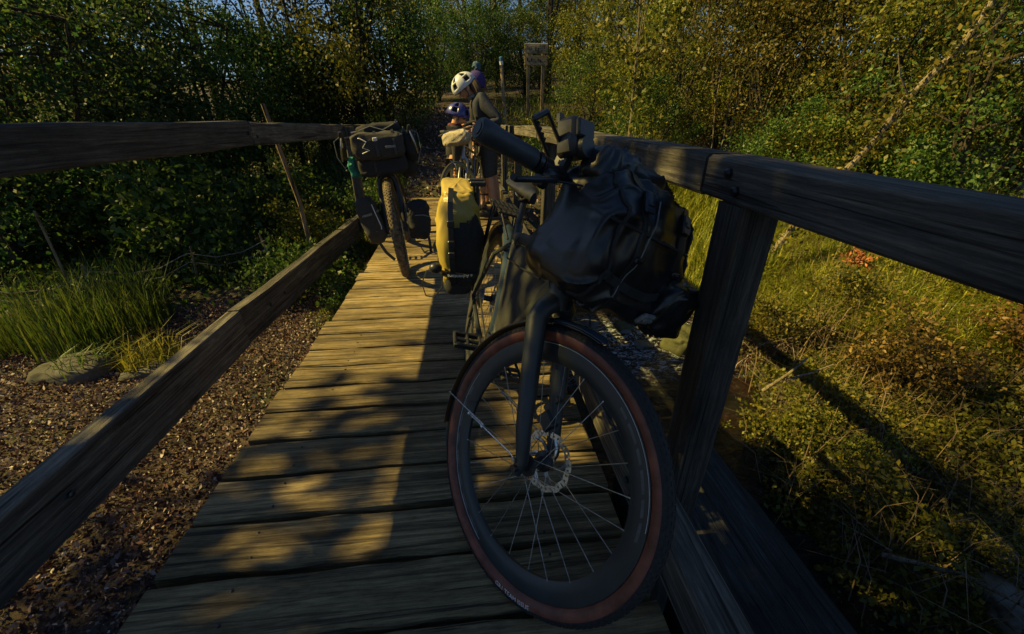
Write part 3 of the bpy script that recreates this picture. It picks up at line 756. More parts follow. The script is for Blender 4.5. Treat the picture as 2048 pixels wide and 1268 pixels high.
# handlebar dry bag
HB = B1 @ SM1
hb = empty('handlebar_bag', HB @ T(BC.x + .085, .035, BC.z - .085), 'big shiny black roll-top dry bag strapped in front of the near handlebar', 'bag')
def creased(dims, e, nu, nv, amp, k, seed, shape=None, dirn=(.5, 1, .9)):
    """stuffed waterproof cloth: flat panels broken by sharp folds"""
    v, f_ = blob(dims, e, nu, nv, 0, 1, 0, shape); out = []
    d = Vector(dirn).normalized()
    for p in v:
        n_ = Vector((p.x / dims[0] ** 2, p.y / dims[1] ** 2, p.z / dims[2] ** 2)).normalized()
        q = p - d * p.dot(d) * .65
        q = q + Vector((noise.noise(p * 11 + Vector((seed, 0, 0))), noise.noise(p * 11 + Vector((0, seed, 5))), noise.noise(p * 11))) * .022
        r1 = 1 - abs(noise.noise(q * k + Vector((seed, 1, 2)))) * 2.0; r2 = 1 - abs(noise.noise(q * k * 2.1 + Vector((3, seed, 9)))) * 2.0
        h = max(0, r1) ** 2.2 * 1.0 + max(0, r2) ** 2.5 * .6 - .6 + .5 * noise.noise(p * 6 + Vector((seed, seed, 0)))
        out.append(p + n_ * h * amp)
    return out, f_
def hbshape(p):
    q = p.copy(); q.x *= 1 + .18 * (-p.z); q.y *= 1 - .10 * max(0, p.z); q.z *= 1 + .10 * p.y * (p.z < 0); q.x -= .12 * max(0, p.z)
    return q
v, f_ = creased((.105, .205, .145), .42, 130, 90, .019, 7.5, 3, hbshape)
MB().add(v, f_).build('body', 'drybag', hb, None, True, 80)
v, f_ = creased((.07, .085, .075), .55, 60, 44, .016, 18, 8)
MB().add(v, f_).build('side_pocket', 'drybag', hb, T(.085, .155, -.075), True, 80)
v, f_ = creased((.038, .17, .045), .5, 90, 40, .012, 20, 12, None, (0, .2, 1))
MB().add(v, f_).build('rolled_top', 'drybag', hb, T(-.035, -.015, .135) @ Matrix.Rotation(R(-14), 4, 'Y'), True, 80)
def strap(m, pts, w=.012, t=.0025):
    pts = [Vector(p) for p in pts]
    for a, b in zip(pts[:-1], pts[1:]):
        d = (b - a); X = d.normalized(); n_ = Vector((1, 0, 0)); Y = X.cross(n_).normalized() if abs(X.x) < .9 else Vector((0, 1, 0)); Z = X.cross(Y)
        m.box((a + b) / 2, (d.length + .004, w * 2, t * 2), Matrix((X, Y, Z)).transposed())
from mathutils.bvhtree import BVHTree
hv, hf = creased((.105, .205, .145), .42, 130, 90, .019, 7.5, 3, hbshape)
BV = BVHTree.FromPolygons(hv, hf)
def wrapped(y0, y1, t0, t1, n, lift=.003):
    out = []
    for k in range(n + 1):
        q = k / n; t = R(t0 + (t1 - t0) * q); yy = y0 + (y1 - y0) * q; d = Vector((math.cos(t), 0, math.sin(t)))
        hit = BV.ray_cast(Vector((0, yy, 0)) + d * .6, -d)
        if hit[0] is not None: out.append((hit[0] + hit[1] * lift, hit[1]))
    return out
def web(name, path, w, mat, t=.0016):
    """webbing that lies on the cloth"""
    m = MB(); v = []; f_ = []; k = len(path)
    for i, (p, n_) in enumerate(path):
        d = (path[min(i + 1, k - 1)][0] - path[max(i - 1, 0)][0]).normalized(); s_ = d.cross(n_).normalized() * w / 2
        v += [p - s_ + n_ * t, p + s_ + n_ * t, p + s_ - n_ * t * 3, p - s_ - n_ * t * 3]
    for i in range(k - 1):
        for j in range(4): f_.append((i * 4 + j, i * 4 + (j + 1) % 4, (i + 1) * 4 + (j + 1) % 4, (i + 1) * 4 + j))
    f_ += [(3, 2, 1, 0), tuple((k - 1) * 4 + j for j in range(4))]
    return m.add(v, f_).build(name, mat, hb, None, True, 40)
def clasp(name, path, i, size, mat):
    p, n_ = path[i]; d = (path[i + 1][0] - path[i - 1][0]).normalized(); s_ = d.cross(n_).normalized(); m = MB()
    Mx = Matrix((d, s_, n_)).transposed(); m.box(p + n_ * .005, (size[0], size[1], .011), Mx, .003); m.box(p + n_ * .009, (size[0] * .3, size[1] * .62, .008), Mx, .002); m.build(name, mat, hb)
for yy in (-.105, .085):
    pa = wrapped(yy, yy + .015, 128, -85, 40); web('strap', pa, .022, 'black_plastic'); clasp('buckle', pa, 13, (.045, .03), 'dark_metal'); clasp('slider', pa, 24, (.014, .028), 'dark_metal')
pa = wrapped(-.17, -.16, 120, -70, 30); web('welt_seam', pa, .006, 'rubber', .0022)
pa = wrapped(.17, .165, 120, -80, 30); web('welt_seam', pa, .006, 'rubber', .0022)
pa = []
for k in range(41):
    yy = -.19 + .38 * k / 40; hit = BV.ray_cast(Vector((.6, yy, .055)), Vector((-1, 0, 0)))
    if hit[0] is not None: pa.append((hit[0] + hit[1] * .003, hit[1]))
web('welt_seam', pa, .006, 'rubber', .002)
pa = []
for k in range(31):
    yy = -.16 + .30 * k / 30; hit = BV.ray_cast(Vector((.6, yy, -.045 - .02 * math.sin(k / 30 * 3.14))), Vector((-1, 0, 0)))
    if hit[0] is not None: pa.append((hit[0] + hit[1] * .004, hit[1]))
web('daisy_chain', pa, .02, 'black_fabric')
m = MB(); m.box((.126, .05, -.112), (.012, .052, .034), Matrix.Rotation(R(30), 3, 'Y'), .004); m.box((.134, .05, -.114), (.006, .034, .008), Matrix.Rotation(R(30), 3, 'Y')); m.build('buckle', 'decal_grey', hb)
m = MB(); pc = [p for p, n_ in wrapped(-.06, -.10, 60, -45, 14, .004)]; m.tube(pc, .0017, 6); m.build('cord', 'decal_grey', hb)
m = MB(); 
for yy in (-.08, .09): m.tube([(-.02, yy, .15), (-.1, yy * .9, .17), (-.125, yy * .9, .15), (-.1, yy * .9, .13), (-.02, yy, .12)], .006, 6)
m.build('hook', 'black_plastic', hb)

# pannier on the rider's right of the near bicycle
pn = empty('pannier', B1 @ T(-.09, -.185, .585) @ Matrix.Rotation(R(15), 4, 'X'), 'mustard yellow and black roll-top pannier hanging beside the near rear wheel', 'pannier')
def pshape(p):
    q = p.copy(); q.x *= 1 - .22 * max(0, -p.z); q.y *= 1 - .42 * max(0, p.z - .35) - .15 * max(0, -p.z); q.x *= 1 - .10 * max(0, p.z); return q
v, f_ = creased((.16, .098, .225), .42, 80, 64, .012, 9, 21, pshape, (0, .3, 1))
MB().add(v, f_).build('body', 'pannier_yellow', pn, None, True, 80)
v2, f2 = creased((.163, .10, .20), .42, 80, 60, .010, 10, 33, pshape, (0, .3, 1))
keep = [q for q in f2 if sum(v2[i].x for i in q) / 4 > .02 and sum(v2[i].y for i in q) / 4 > -.035 and sum(v2[i].z for i in q) / 4 < .10 + .6 * sum(v2[i].y for i in q) / 4]
used = sorted({i for q in keep for i in q}); mp = {a: b for b, a in enumerate(used)}
MB().add([v2[i] * 1.035 - Vector((0, 0, .012)) for i in used], [tuple(mp[i] for i in q) for q in keep]).build('front_panel', 'black_fabric', pn, None, True, 80)
v, f_ = creased((.11, .070, .020), .5, 60, 20, .006, 16, 5, None, (1, 0, 0))
MB().add(v, f_).build('rolled_top', 'pannier_yellow', pn, T(0, 0, .224) @ Matrix.Rotation(R(8), 4, 'Y'), True, 80)
v, f_ = blob((.085, .066, .07), .6, 30, 22, .10, 18, 5)
MB().add(v, f_).build('base_cap', 'black_fabric', pn, T(.045, -.01, -.185), True, 70)
m = MB(); strap(m, [(.10, -.03, .235), (.158, -.036, .19), (.175, -.038, .10), (.179, -.038, .0), (.172, -.036, -.10), (.145, -.034, -.18)], .011); m.build('strap', 'black_plastic', pn, None, False)
for zz in (.105, .02, -.03):
    m = MB(); m.box((.182, -.038, zz), (.014, .03, .03), None, .004); m.build('buckle', 'black_plastic', pn)
m = MB(); strap(m, [(.10, -.092, -.13), (.155, -.06, -.122), (.168, 0, -.128), (.155, .07, -.135)], .011); m.build('lettered_strap', 'black_plastic', pn, None, False)
def w_str(c):                     # the strap is threaded upside down, so its words read from the wheel side outwards
    yy = .052 - c.x; return Vector((.1735 - 3 * yy * yy + c.z, yy, -.122 - c.y))
link(bpy.data.objects.new('strap_lettering', text_mesh('e Adventure', .022, 'decal_white', w_str, .0004, .0003)), pn)
m = MB(); m.lathe([(0, .006), (.03, .005), (.034, 0), (.034, -.004)], 24); m.build('round_badge', 'black_plastic', pn, T(.128, .02, -.185) @ Matrix.Rotation(R(-90), 4, 'Z') @ Matrix.Rotation(R(-20), 4, 'X'))
m = MB(); m.tube([(.13, -.095, -.10), (.14, -.15, -.11), (.14, -.175, -.17), (.14, -.16, -.23), (.14, -.12, -.24), (.135, -.085, -.19), (.13, -.08, -.13)], .0075, 6, True, (1, .35)); m.ball((.135, -.11, -.10), (.025, .03, .024), 10, 8); m.build('hanging_strap', 'black_plastic', pn)
# a hook that holds the pannier on the carrier
for xx in (-.04, .06):
    m = MB(); m.box((xx, .085, .25), (.03, .07, .02), None, .004); m.box((xx, .082, .2), (.03, .016, .11), None, .003); m.build('hook', 'black_plastic', pn)

# ---- the loaded bicycle by the left-hand rail
yaw2 = math.atan2(2.917 - 3.917, -.49 + .607)
B2 = bike_root(-.607 - .0, 3.94, yaw2, R(6.0), .965)
bike2 = empty('bicycle', B2, 'loaded black touring bicycle with muddy knobbly tyres facing camera at left rail', 'bicycle')
SM2 = steer_mat(R(2))
frame_mesh(bike2, 'black_plastic'); fork(bike2, SM2, 'black_plastic', .02, .013, .066)
kn2 = ((R(-62), R(-38), R(-13), R(13), R(38), R(62)), 80, .0055, .0075, .010)
wheel('front_wheel', bike2, SM2 @ Matrix.Translation(FW), rt=.027, rim_in=.285, wall='muddy_tyre', tread='muddy_tyre', kn=kn2, ns=28, spoke_mat='dark_metal', big=False)
wheel('rear_wheel', bike2, T(0, 0, .352), rt=.027, rim_in=.285, wall='muddy_tyre', tread='muddy_tyre', kn=kn2, ns=28, spoke_mat='dark_metal', big=False)
saddle(bike2, (.18, 0, .93)); drivetrain(bike2, -20)
m = MB(); m.tube([A0 + AX * .56, A0 + AX * .70], .0175, 12); m.tube([A0 + AX * .68, BC], .016, 10); m.build('stem', 'black_plastic', bike2, SM2)
m = MB()
for s in (-1, 1):
    m.tube([BC, BC + Vector((0, s * .18, 0)), BC + Vector((.02, s * .215, 0)), BC + Vector((.085, s * .225, -.01)), BC + Vector((.105, s * .235, -.05)), BC + Vector((.08, s * .245, -.10)), BC + Vector((.0, s * .255, -.125))], .0135, 10)
m.build('handlebar', 'black_plastic', bike2, SM2)
for s in (-1, 1):
    m = MB(); b = BC + Vector((.095, s * .228, -.005)); m.tube([b + Vector((-.03, 0, 0)), b + Vector((.02, 0, .012)), b + Vector((.05, 0, .04)), b + Vector((.055, 0, .055))], [.018, .019, .015, .009], 10); hd = m.build('brake_hood', 'black_plastic', bike2, SM2, True, 60)
    m = MB(); m.tube([b + Vector((.045, 0, .02)), b + Vector((.065, s * .012, -.03)), b + Vector((.055, s * .025, -.09)), b + Vector((.04, s * .03, -.13))], [.006, .0065, .006, .005], 8); m.build('brake_lever', 'alloy', hd)
    m = MB(); m.tube([b + Vector((.04, 0, .03)), b + Vector((.06, s * .05, .0)), b + Vector((.06, s * .055, -.10)), b + Vector((.03, s * .02, -.19))], .0028, 6); m.ball(b + Vector((.03, s * .02, -.19)), .007, 8, 6); m.build('cable', 'decal_grey', hd)
m = MB(); m.tube([BC + Vector((.02, -.17, .035)), BC + Vector((.03, .0, .05)), BC + Vector((.02, .16, .075))], .006, 8); m.tube([BC + Vector((.0, .12, .0)), BC + Vector((.03, .15, .09))], .005, 8); m.build('accessory_bar', 'alloy', bike2, SM2)
H2 = B2 @ SM2
def bag(name, M, dims, mat, label, cat='bag', e=.55, wr=.1, ws=12, seed=0, group=None):
    rt = empty(name, M, label, cat, group); v, f_ = creased(dims, e * .85, 56, 40, .012, 11, seed, None, (.3, 1, .4)) if max(dims) > .1 else blob(dims, e, 36, 26, wr, ws, seed); MB().add(v, f_).build('body', mat, rt, None, True, 70); return rt
g2 = 'bags on the bicycle at the left rail'
b = bag('handlebar_bag', H2 @ T(BC.x + .115, 0, BC.z - .06), (.10, .175, .088), 'grey_canvas', 'dark grey canvas handlebar bag under the touring bicycle\'s drop bar', 'bag', .5, .10, 14, 2, g2)
m = MB(); strap(m, [(.0, -.01, .092), (.07, -.01, .08), (.104, -.01, .03), (.105, -.01, -.06)], .009); strap(m, [(.0, .11, .092), (.07, .11, .08), (.103, .11, .03), (.103, .11, -.06)], .008); m.build('strap', 'black_plastic', b, None, False)
m = MB(); m.box((.11, -.01, .045), (.012, .03, .022), None, .003); m.build('buckle', 'decal_white', b)
m = MB(); m.tube([(.05, -.15, .06), (.098, -.11, .06), (.108, -.07, .035), (.109, -.10, .0), (.108, -.06, -.02), (.106, -.11, -.035)], .004, 6); m.build('bungee_cord', 'decal_white', b)
m = MB(); m.box((.107, .08, -.01), (.006, .07, .016), None, .002); m.build('reflective_tab', 'decal_grey', b)
b = bag('roll_bag', H2 @ T(BC.x + .09, 0, BC.z - .19), (.08, .17, .07), 'black_fabric', 'black stuff sack slung below the canvas bag above the muddy tyre', 'bag', .6, .10, 14, 7, g2)
m = MB(); strap(m, [(.0, -.05, .075), (.07, -.05, .055), (.088, -.05, 0), (.07, -.05, -.06)], .008); m.build('strap', 'grey_canvas', b, None, False)
b = bag('fork_bag', H2 @ T(FW.x - .03, -.165, .44) @ Matrix.Rotation(R(8), 4, 'X'), (.08, .07, .17), 'grey_canvas', 'grey canvas roll strapped to fork on left of the muddy tyre', 'bag', .65, .10, 14, 11, g2)
m = MB()
for zz in (.06, -.06):
    m.lathe([(.083, zz - .008), (.086, zz - .008), (.086, zz + .008), (.083, zz + .008)], 22, True)
m2 = MB(); m2.add([(a, c_ * .88, b_) for a, b_, c_ in m.v], m.f); m2.build('strap', 'decal_grey', b)
m = MB(); m.tube([(.06, .05, .12), (.085, .055, .06), (.08, .06, -.04), (.085, .055, -.06)], .0035, 6); m.build('cord', 'decal_white', b)
m = MB(); strap(m, [(.04, .0, -.16), (.05, .02, -.24), (.06, .06, -.31)], .011); m.build('loose_strap', 'black_plastic', b, None, False)
b = bag('fork_bag', H2 @ T(FW.x - .03, .175, .40) @ Matrix.Rotation(R(-6), 4, 'X'), (.085, .08, .14), 'black_fabric', 'black drybag strapped to the fork on right of the muddy tyre', 'bag', .65, .10, 14, 17, g2)
m = MB(); m.tube([(.05, -.07, .02), (.085, -.03, .05), (.088, .03, .05), (.06, .075, .03)], .004, 6); m.build('reflective_trim', 'decal_grey', b)
m = MB(); strap(m, [(.05, .05, -.08), (.06, .062, -.16), (.06, .065, -.24)], .010); m.build('loose_strap', 'black_plastic', b, None, False)
b = bag('stuff_sack', H2 @ T(BC.x - .02, .17, BC.z - .16), (.08, .06, .14), 'black_fabric', 'dark tall sack hanging behind the right end of the drop bar', 'bag', .7, .12, 12, 23, g2)
m = MB(); m.lathe([(.014, -.002), (.018, -.002), (.018, .002), (.014, .002)], 16, True); m.build('ring', 'steel', b, T(.085, -.02, -.05) @ Matrix.Rotation(R(90), 4, 'Z'))
b = bag('wind_jacket', H2 @ T(BC.x + .06, -.205, BC.z - .185) @ Matrix.Rotation(R(10), 4, 'X'), (.03, .028, .075), 'teal_cloth', 'crumpled teal cloth hanging at the left end of the drop bar', 'cloth', .8, .35, 22, 31)
b = bag('purple_case', H2 @ T(BC.x + .04, -.03, BC.z + .052), (.03, .045, .026), 'purple_plastic', 'small purple case strapped on top of the touring handlebar', 'case', .3, .02, 12, 3)
b = bag('snack_pouch', H2 @ T(BC.x + .03, .045, BC.z + .04), (.035, .04, .03), 'beige_canvas', 'small orange and beige pouch beside the purple case', 'pouch', .8, .2, 22, 13)
b = bag('rolled_jacket', H2 @ T(BC.x + .045, .02, BC.z + .045), (.06, .15, .032), 'black_fabric', 'crumpled black jacket tucked over the touring handlebar', 'jacket', .7, .2, 20, 45)
m = MB(); m.tube([(.055, -.13, .0), (.062, -.05, .02), (.062, .03, -.01), (.062, .11, .02)], .004, 6); m.build('bungee_cord', 'decal_grey', b)
b = bag('drybag', H2 @ T(BC.x + .05, .215, BC.z - .09) @ Matrix.Rotation(R(8), 4, 'X'), (.06, .05, .10), 'black_fabric', 'small black drybag dangling from the right end of the drop bar', 'bag', .7, .12, 12, 47, g2)
m = MB(); m.tube([(.0, .0, .09), (.02, -.01, .13), (.03, -.03, .10)], .004, 6); m.build('loop', 'decal_grey', b)
b = bag('saddle_bag', B2 @ T(.02, 0, .83), (.19, .09, .085), 'black_fabric', 'black saddle bag behind the loaded touring bicycle', 'bag', .6, .08, 10, 41, g2)

# ---- third bicycle beside the people
B3 = bike_root(.16, 5.30, math.atan2(-1.03, -.21), R(2), .97)
bike3 = empty('bicycle', B3, 'silver bicycle with narrow pale tyres standing beside the woman', 'bicycle')
SM3 = steer_mat(R(-24))
frame_mesh(bike3, 'alloy', .75); fork(bike3, SM3, 'alloy', .015, .010, .05)
for nm, M in (('front_wheel', SM3 @ Matrix.Translation(FW)), ('rear_wheel', T(0, 0, .352))):
    wheel(nm, bike3, M, rt=.016, rim_in=.298, rim_w=.011, rimmat='alloy', wall='decal_grey', tread='rubber', rotor=False, ns=28, big=False)
saddle(bike3, (.18, 0, .90)); drivetrain(bike3, 10, 'alloy')
m = MB(); m.tube([A0 + AX * .55, A0 + AX * .70], .014, 12); m.tube([A0 + AX * .69, BC], .013, 10); m.build('stem', 'alloy', bike3, SM3)
m = MB(); m.tube([BC + Vector((-.07, -.29, .02)), BC + Vector((-.02, -.18, .01)), BC, BC + Vector((-.02, .18, .01)), BC + Vector((-.07, .29, .02))], .012, 10); m.build('handlebar', 'dark_metal', bike3, SM3)
for s in (-1, 1):
    m = MB(); m.tube([BC + Vector((-.04, s * .22, .014)), BC + Vector((-.075, s * .30, .02))], .017, 10); m.build('grip', 'grip_rubber', bike3, SM3)
    m = MB(); m.tube([BC + Vector((0, s * .17, 0)), BC + Vector((.045, s * .2, -.01)), BC + Vector((.02, s * .27, -.02))], .006, 8); m.build('brake_lever', 'alloy', bike3, SM3)
    m = MB(); q = FW + Vector((.03, s * .03, .30)); m.box(q, (.03, .02, .06), None, .004); m.tube([q + Vector((.02, 0, .03)), q + Vector((.03, -s * .03, .07))], .004, 6); m.build('rim_brake', 'steel', bike3, SM3)
b = bag('bar_roll', B3 @ SM3 @ T(BC.x + .09, .0, BC.z - .075), (.07, .17, .07), 'beige_canvas', 'beige cloth roll across the bars of the silver bicycle', 'bag', .75, .14, 13, 51)
pl = empty('pannier', B3 @ T(.10, -.155, .34), 'black pannier with white trim standing low beyond the yellow pannier', 'pannier')
v, f_ = blob((.14, .07, .17), .5, 32, 26, .06, 10, 61); MB().add(v, f_).build('body', 'black_fabric', pl, None, True, 70)
m = MB(); m.tube([(.10, -.03, .165), (.11, -.02, .215), (.11, .03, .215), (.10, .04, .165)], .008, 8); m.build('handle', 'decal_white', pl)
m = MB(); strap(m, [(.146, -.04, .06), (.15, -.03, -.02), (.14, -.05, -.10)], .010); m.build('trim', 'decal_white', pl, None, False)

# ------------------------------------------------------------------ people
def skin(name, verts, edges, radii, mat, parent=None, sub=2, mat4=None):
    me = bpy.data.meshes.new(name); me.from_pydata([tuple(v) for v in verts], edges, []); me.materials.append(MATS[mat])
    o = link(bpy.data.objects.new(name, me), parent, mat4)
    o.modifiers.new('skin', 'SKIN'); o.modifiers['skin'].use_smooth_shade = True
    if not me.skin_vertices: me.attributes  # layer is made by the modifier
    sv = me.skin_vertices[0].data
    for i, rr in enumerate(radii):
        sv[i].radius = rr if isinstance(rr, tuple) else (rr, rr); sv[i].use_root = (i == 0)
    o.modifiers.new('sub', 'SUBSURF').levels = sub; o.modifiers['sub'].render_levels = sub
    return o
class Sk:
    def __init__(s): s.v = []; s.e = []; s.r = []
    def chain(s, pts, start=None):
        k = start
        for p, rr in pts:
            s.v.append(p); s.r.append(rr); i = len(s.v) - 1
            if k is not None: s.e.append((k, i))
            k = i
        return k
def hand(s, wrist_i, w, d, side):
    """palm plus five fingers, slightly curled; d = direction, side = thumb side"""
    w = Vector(w); d = Vector(d).normalized(); t = Vector(side).normalized(); n = d.cross(t)
    pi = s.chain([(w + d * .05, .022)], wrist_i); k2 = s.chain([(w + d * .085, .024)], pi)
    for j, (off, ln) in enumerate(((.03, .07), (.011, .078), (-.009, .072), (-.028, .056))):
        b = w + d * .09 + t * off
        s.chain([(b, .0095), (b + d * ln * .5 + n * .008, .0085), (b + d * ln * .85 + n * .026, .0075)], k2)
    s.chain([(w + d * .04 + t * .035, .010), (w + d * .075 + t * .052 + n * .01, .009)], pi)
def person(root, P, mats, clothes=True, face=-1):
    """P: joints of the posed figure in local metres; one skinned body plus garments"""
    s = Sk()
    hip = s.chain([(P['hip'], .095)])
    ch = s.chain([(P['waist'], .08), (P['chest'], .085), (P['neck0'], .055), (P['neck'], .047), (P['jaw'], .062), (P['head'], .085), (P['crown'], .062)], hip)
    chest_i = hip + 2; jaw_i = hip + 5
    hd = Vector(P['head']); fw = Vector(P['face']).normalized(); upv = (Vector(P['crown']) - hd).normalized()
    s.chain([(hd + fw * .086 - upv * .03, .018), (hd + fw * .108 - upv * .042, .011)], jaw_i + 1)
    for sd_ in ('l', 'r'):
        k = s.chain([(P['sh_' + sd_], .036), (P['el_' + sd_], .034), (P['wr_' + sd_], .026)], chest_i)
        hand(s, k, P['wr_' + sd_], Vector(P['wr_' + sd_]) - Vector(P['el_' + sd_]), (0, 0, 1))
        s.chain([(P['th_' + sd_], .088), (P['kn_' + sd_], .055), (P['cf_' + sd_], .056), (P['an_' + sd_], .036), (Vector(P['an_' + sd_]) + Vector((-.02, 0, -.05)), .036), (Vector(P['an_' + sd_]) + Vector((-.16, 0, -.07)), .03)], hip)
    body = skin('body', s.v, s.e, s.r, mats['skin'], root)
    # garments
    s = Sk(); hip = s.chain([(P['hip'], .125)]); s.chain([(P['waist'], .118), (P['chest'], .15), (P['neck0'], .10), (Vector(P['neck0']).lerp(Vector(P['neck']), .6), .058)], hip)
    for sd_ in ('l', 'r'):
        e = Vector(P['el_' + sd_]); w = Vector(P['wr_' + sd_])
        s.chain([(P['sh_' + sd_], .088), (Vector(P['sh_' + sd_]).lerp(e, .5), .062), (e, .055), (e.lerp(w, .5), .047), (w, .037)], hip + 2)
    skin('jacket', s.v, s.e, s.r, mats['top'], root)
    s = Sk(); hip = s.chain([(Vector(P['hip']) + Vector((0, 0, -.0)), .132)])
    for sd_ in ('l', 'r'):
        k_ = Vector(P['kn_' + sd_]); c_ = Vector(P['cf_' + sd_]); t_ = Vector(P['th_' + sd_])
        s.chain([(t_, .106), (t_.lerp(k_, .5), .088), (k_, .069), (k_.lerp(c_, P.get('hem', .5)), .066)], hip)
    skin('leggings', s.v, s.e, s.r, mats['leg'], root)
    for sd_ in ('l', 'r'):
        a = Vector(P['an_' + sd_]); m = MB(); v, f_ = blob((.13, .045, .045), .6, 20, 14); m.add([p + a + Vector((-.075, 0, -.055)) for p in v], f_); m.build('shoe', 'black_plastic', root)
    # face
    for k in (-1, 1):
        sidev = fw.cross(upv).normalized(); m = MB(); m.ball(hd + fw * .078 - upv * .004 + sidev * .032 * k, .0105, 10, 8); m.build('eye', 'black_plastic', root)
        m = MB(); m.ball(hd - upv * .02 + sidev * .083 * k - fw * .005, (.018, .012, .03), 8, 6); m.build('ear', mats['skin'], root)
    m = MB(); m.ball(hd + fw * .076 - upv * .072, (.012, .024, .006), 10, 6); m.build('mouth', 'red_scarf', root)
    return body
def helmet(root, P, mat, name='helmet', sx=.135, sy=.102, sz=.112):
    hd = Vector(P['head']); fw = Vector(P['face']).normalized(); upv = (Vector(P['crown']) - hd).normalized(); sv = fw.cross(upv).normalized(); fw = upv.cross(sv).normalized() * 1
    fw = Vector(P['face']).normalized(); up2 = sv.cross(fw).normalized() * -1 if sv.cross(fw).dot(upv) < 0 else sv.cross(fw).normalized()
    M = Matrix((fw, sv, up2)).transposed()
    m = MB(); n = 40; k = 16; v = []; f_ = []; inner = MB(); vi = []
    for i in range(k + 1):
        ph = R(104) * i / k
        for j in range(n):
            t = 2 * math.pi * j / n
            v.append(hd + up2 * .028 + M @ Vector((sx * math.sin(ph) * math.cos(t), sy * math.sin(ph) * math.sin(t), sz * math.cos(ph))))
            vi.append(hd + up2 * .026 + M @ Vector((sx * .93 * math.sin(ph) * math.cos(t), sy * .92 * math.sin(ph) * math.sin(t), sz * .93 * math.cos(ph))))
    for i in range(k):
        for j in range(n):
            # vents: slots left open between the ribs
            ring = 3 <= i <= 7 or 9 <= i <= 12; slot = (j % 8) in (2, 3, 4)
            q = (j + 1) % n; fa = (i * n + j, (i + 1) * n + j, (i + 1) * n + q, i * n + q)
            inner.f.append(fa)
            if ring and slot: continue
            f_.append(fa)
    m.add(v, f_); h = m.build(name, mat, root); h.modifiers.new('thick', 'SOLIDIFY').thickness = .012; h.modifiers['thick'].offset = -.6
    inner.v = [tuple(p) for p in vi]; inner.build('helmet_liner', 'helmet_foam', h)
    m = MB(); jw = Vector(P['jaw'])
    for s_ in (-1, 1): m.tube([hd + sv * s_ * .098 + fw * .03 + up2 * .01, hd + sv * s_ * .09 + fw * .02 - up2 * .06, jw + fw * .03 - up2 * .045], .005, 6)
    m.build('chin_strap', 'black_plastic', h)
    return h
# woman in grey beside the silver bicycle, stooping towards its bars (looks towards -X)
PW = dict(hip=(0, 0, .86), waist=(-.02, 0, 1.0), chest=(-.075, 0, 1.17), neck0=(-.14, 0, 1.265), neck=(-.175, 0, 1.30), jaw=(-.225, 0, 1.315), head=(-.248, 0, 1.362), crown=(-.285, 0, 1.418),
          face=(-.80, -.12, -.55), sh_l=(-.085, -.165, 1.235), el_l=(.10, -.25, 1.04), wr_l=(-.12, -.29, .985), sh_r=(-.085, .165, 1.235), el_r=(-.08, .24, 1.02), wr_r=(-.30, .14, .985),
          th_l=(.0, -.10, .76), kn_l=(-.03, -.115, .47), cf_l=(-.0, -.115, .36), an_l=(.03, -.115, .09), th_r=(0, .10, .76), kn_r=(.03, .11, .46), cf_r=(.06, .11, .35), an_r=(.09, .11, .09), hem=.2)
wo = empty('person', T(.27, 5.0, 0), 'person in grey long-sleeved top, leggings and white helmet stooping over the silver bicycle', 'person')
person(wo, PW, dict(skin='skin', top='top_grey', leg='legging')); helmet(wo, PW, 'helmet_white')
m = MB(); m.tube([(-.19, -.0, 1.43), (-.15, -.05, 1.38), (-.12, -.07, 1.33), (-.10, -.09, 1.25), (-.09, -.10, 1.18)], [.05, .058, .05, .035, .012], 10); m.build('hair', 'hair', wo)
m = MB(); m.tube([(-.155 + .062 * math.cos(t), .062 * math.sin(t), 1.29 + .03 * math.cos(t) * 1) for t in np.linspace(0, 2 * math.pi, 17)], .022, 8); m.build('scarf', 'decal_grey', wo)
# child behind the bars of the silver bicycle (looks towards +X, head bent)
PC = dict(hip=(0, 0, .68), waist=(.0, 0, .78), chest=(.0, 0, .94), neck0=(.01, 0, 1.02), neck=(.015, 0, 1.06), jaw=(.045, 0, 1.085), head=(.05, 0, 1.135), crown=(.055, 0, 1.19),
          face=(.93, -.1, -.25), sh_l=(.0, .13, .985), el_l=(.0, .18, .80), wr_l=(-.02, .17, .60), sh_r=(.0, -.13, .985), el_r=(.02, -.18, .80), wr_r=(.0, -.17, .60),
          th_l=(.01, .08, .62), kn_l=(.02, .10, .36), cf_l=(.02, .10, .28), an_l=(.02, .10, .09), th_r=(.01, -.08, .62), kn_r=(.02, -.10, .36), cf_r=(.02, -.10, .28), an_r=(.02, -.10, .09), hem=.9)
ch_ = empty('person', T(-.125, 4.86, 0) @ Matrix.Scale(.955, 4), 'child in blue helmet and dark jacket behind the handlebar of the silver bicycle', 'person')
person(ch_, PC, dict(skin='skin', top='dark_jacket', leg='dark_jacket')); helmet(ch_, PC, 'helmet_blue', 'helmet', .125, .10, .105)
m = MB(); m.tube([(.01 + .055 * math.cos(t), .055 * math.sin(t), 1.045) for t in np.linspace(0, 2 * math.pi, 15)], .026, 8); m.build('scarf', 'red_scarf', ch_)
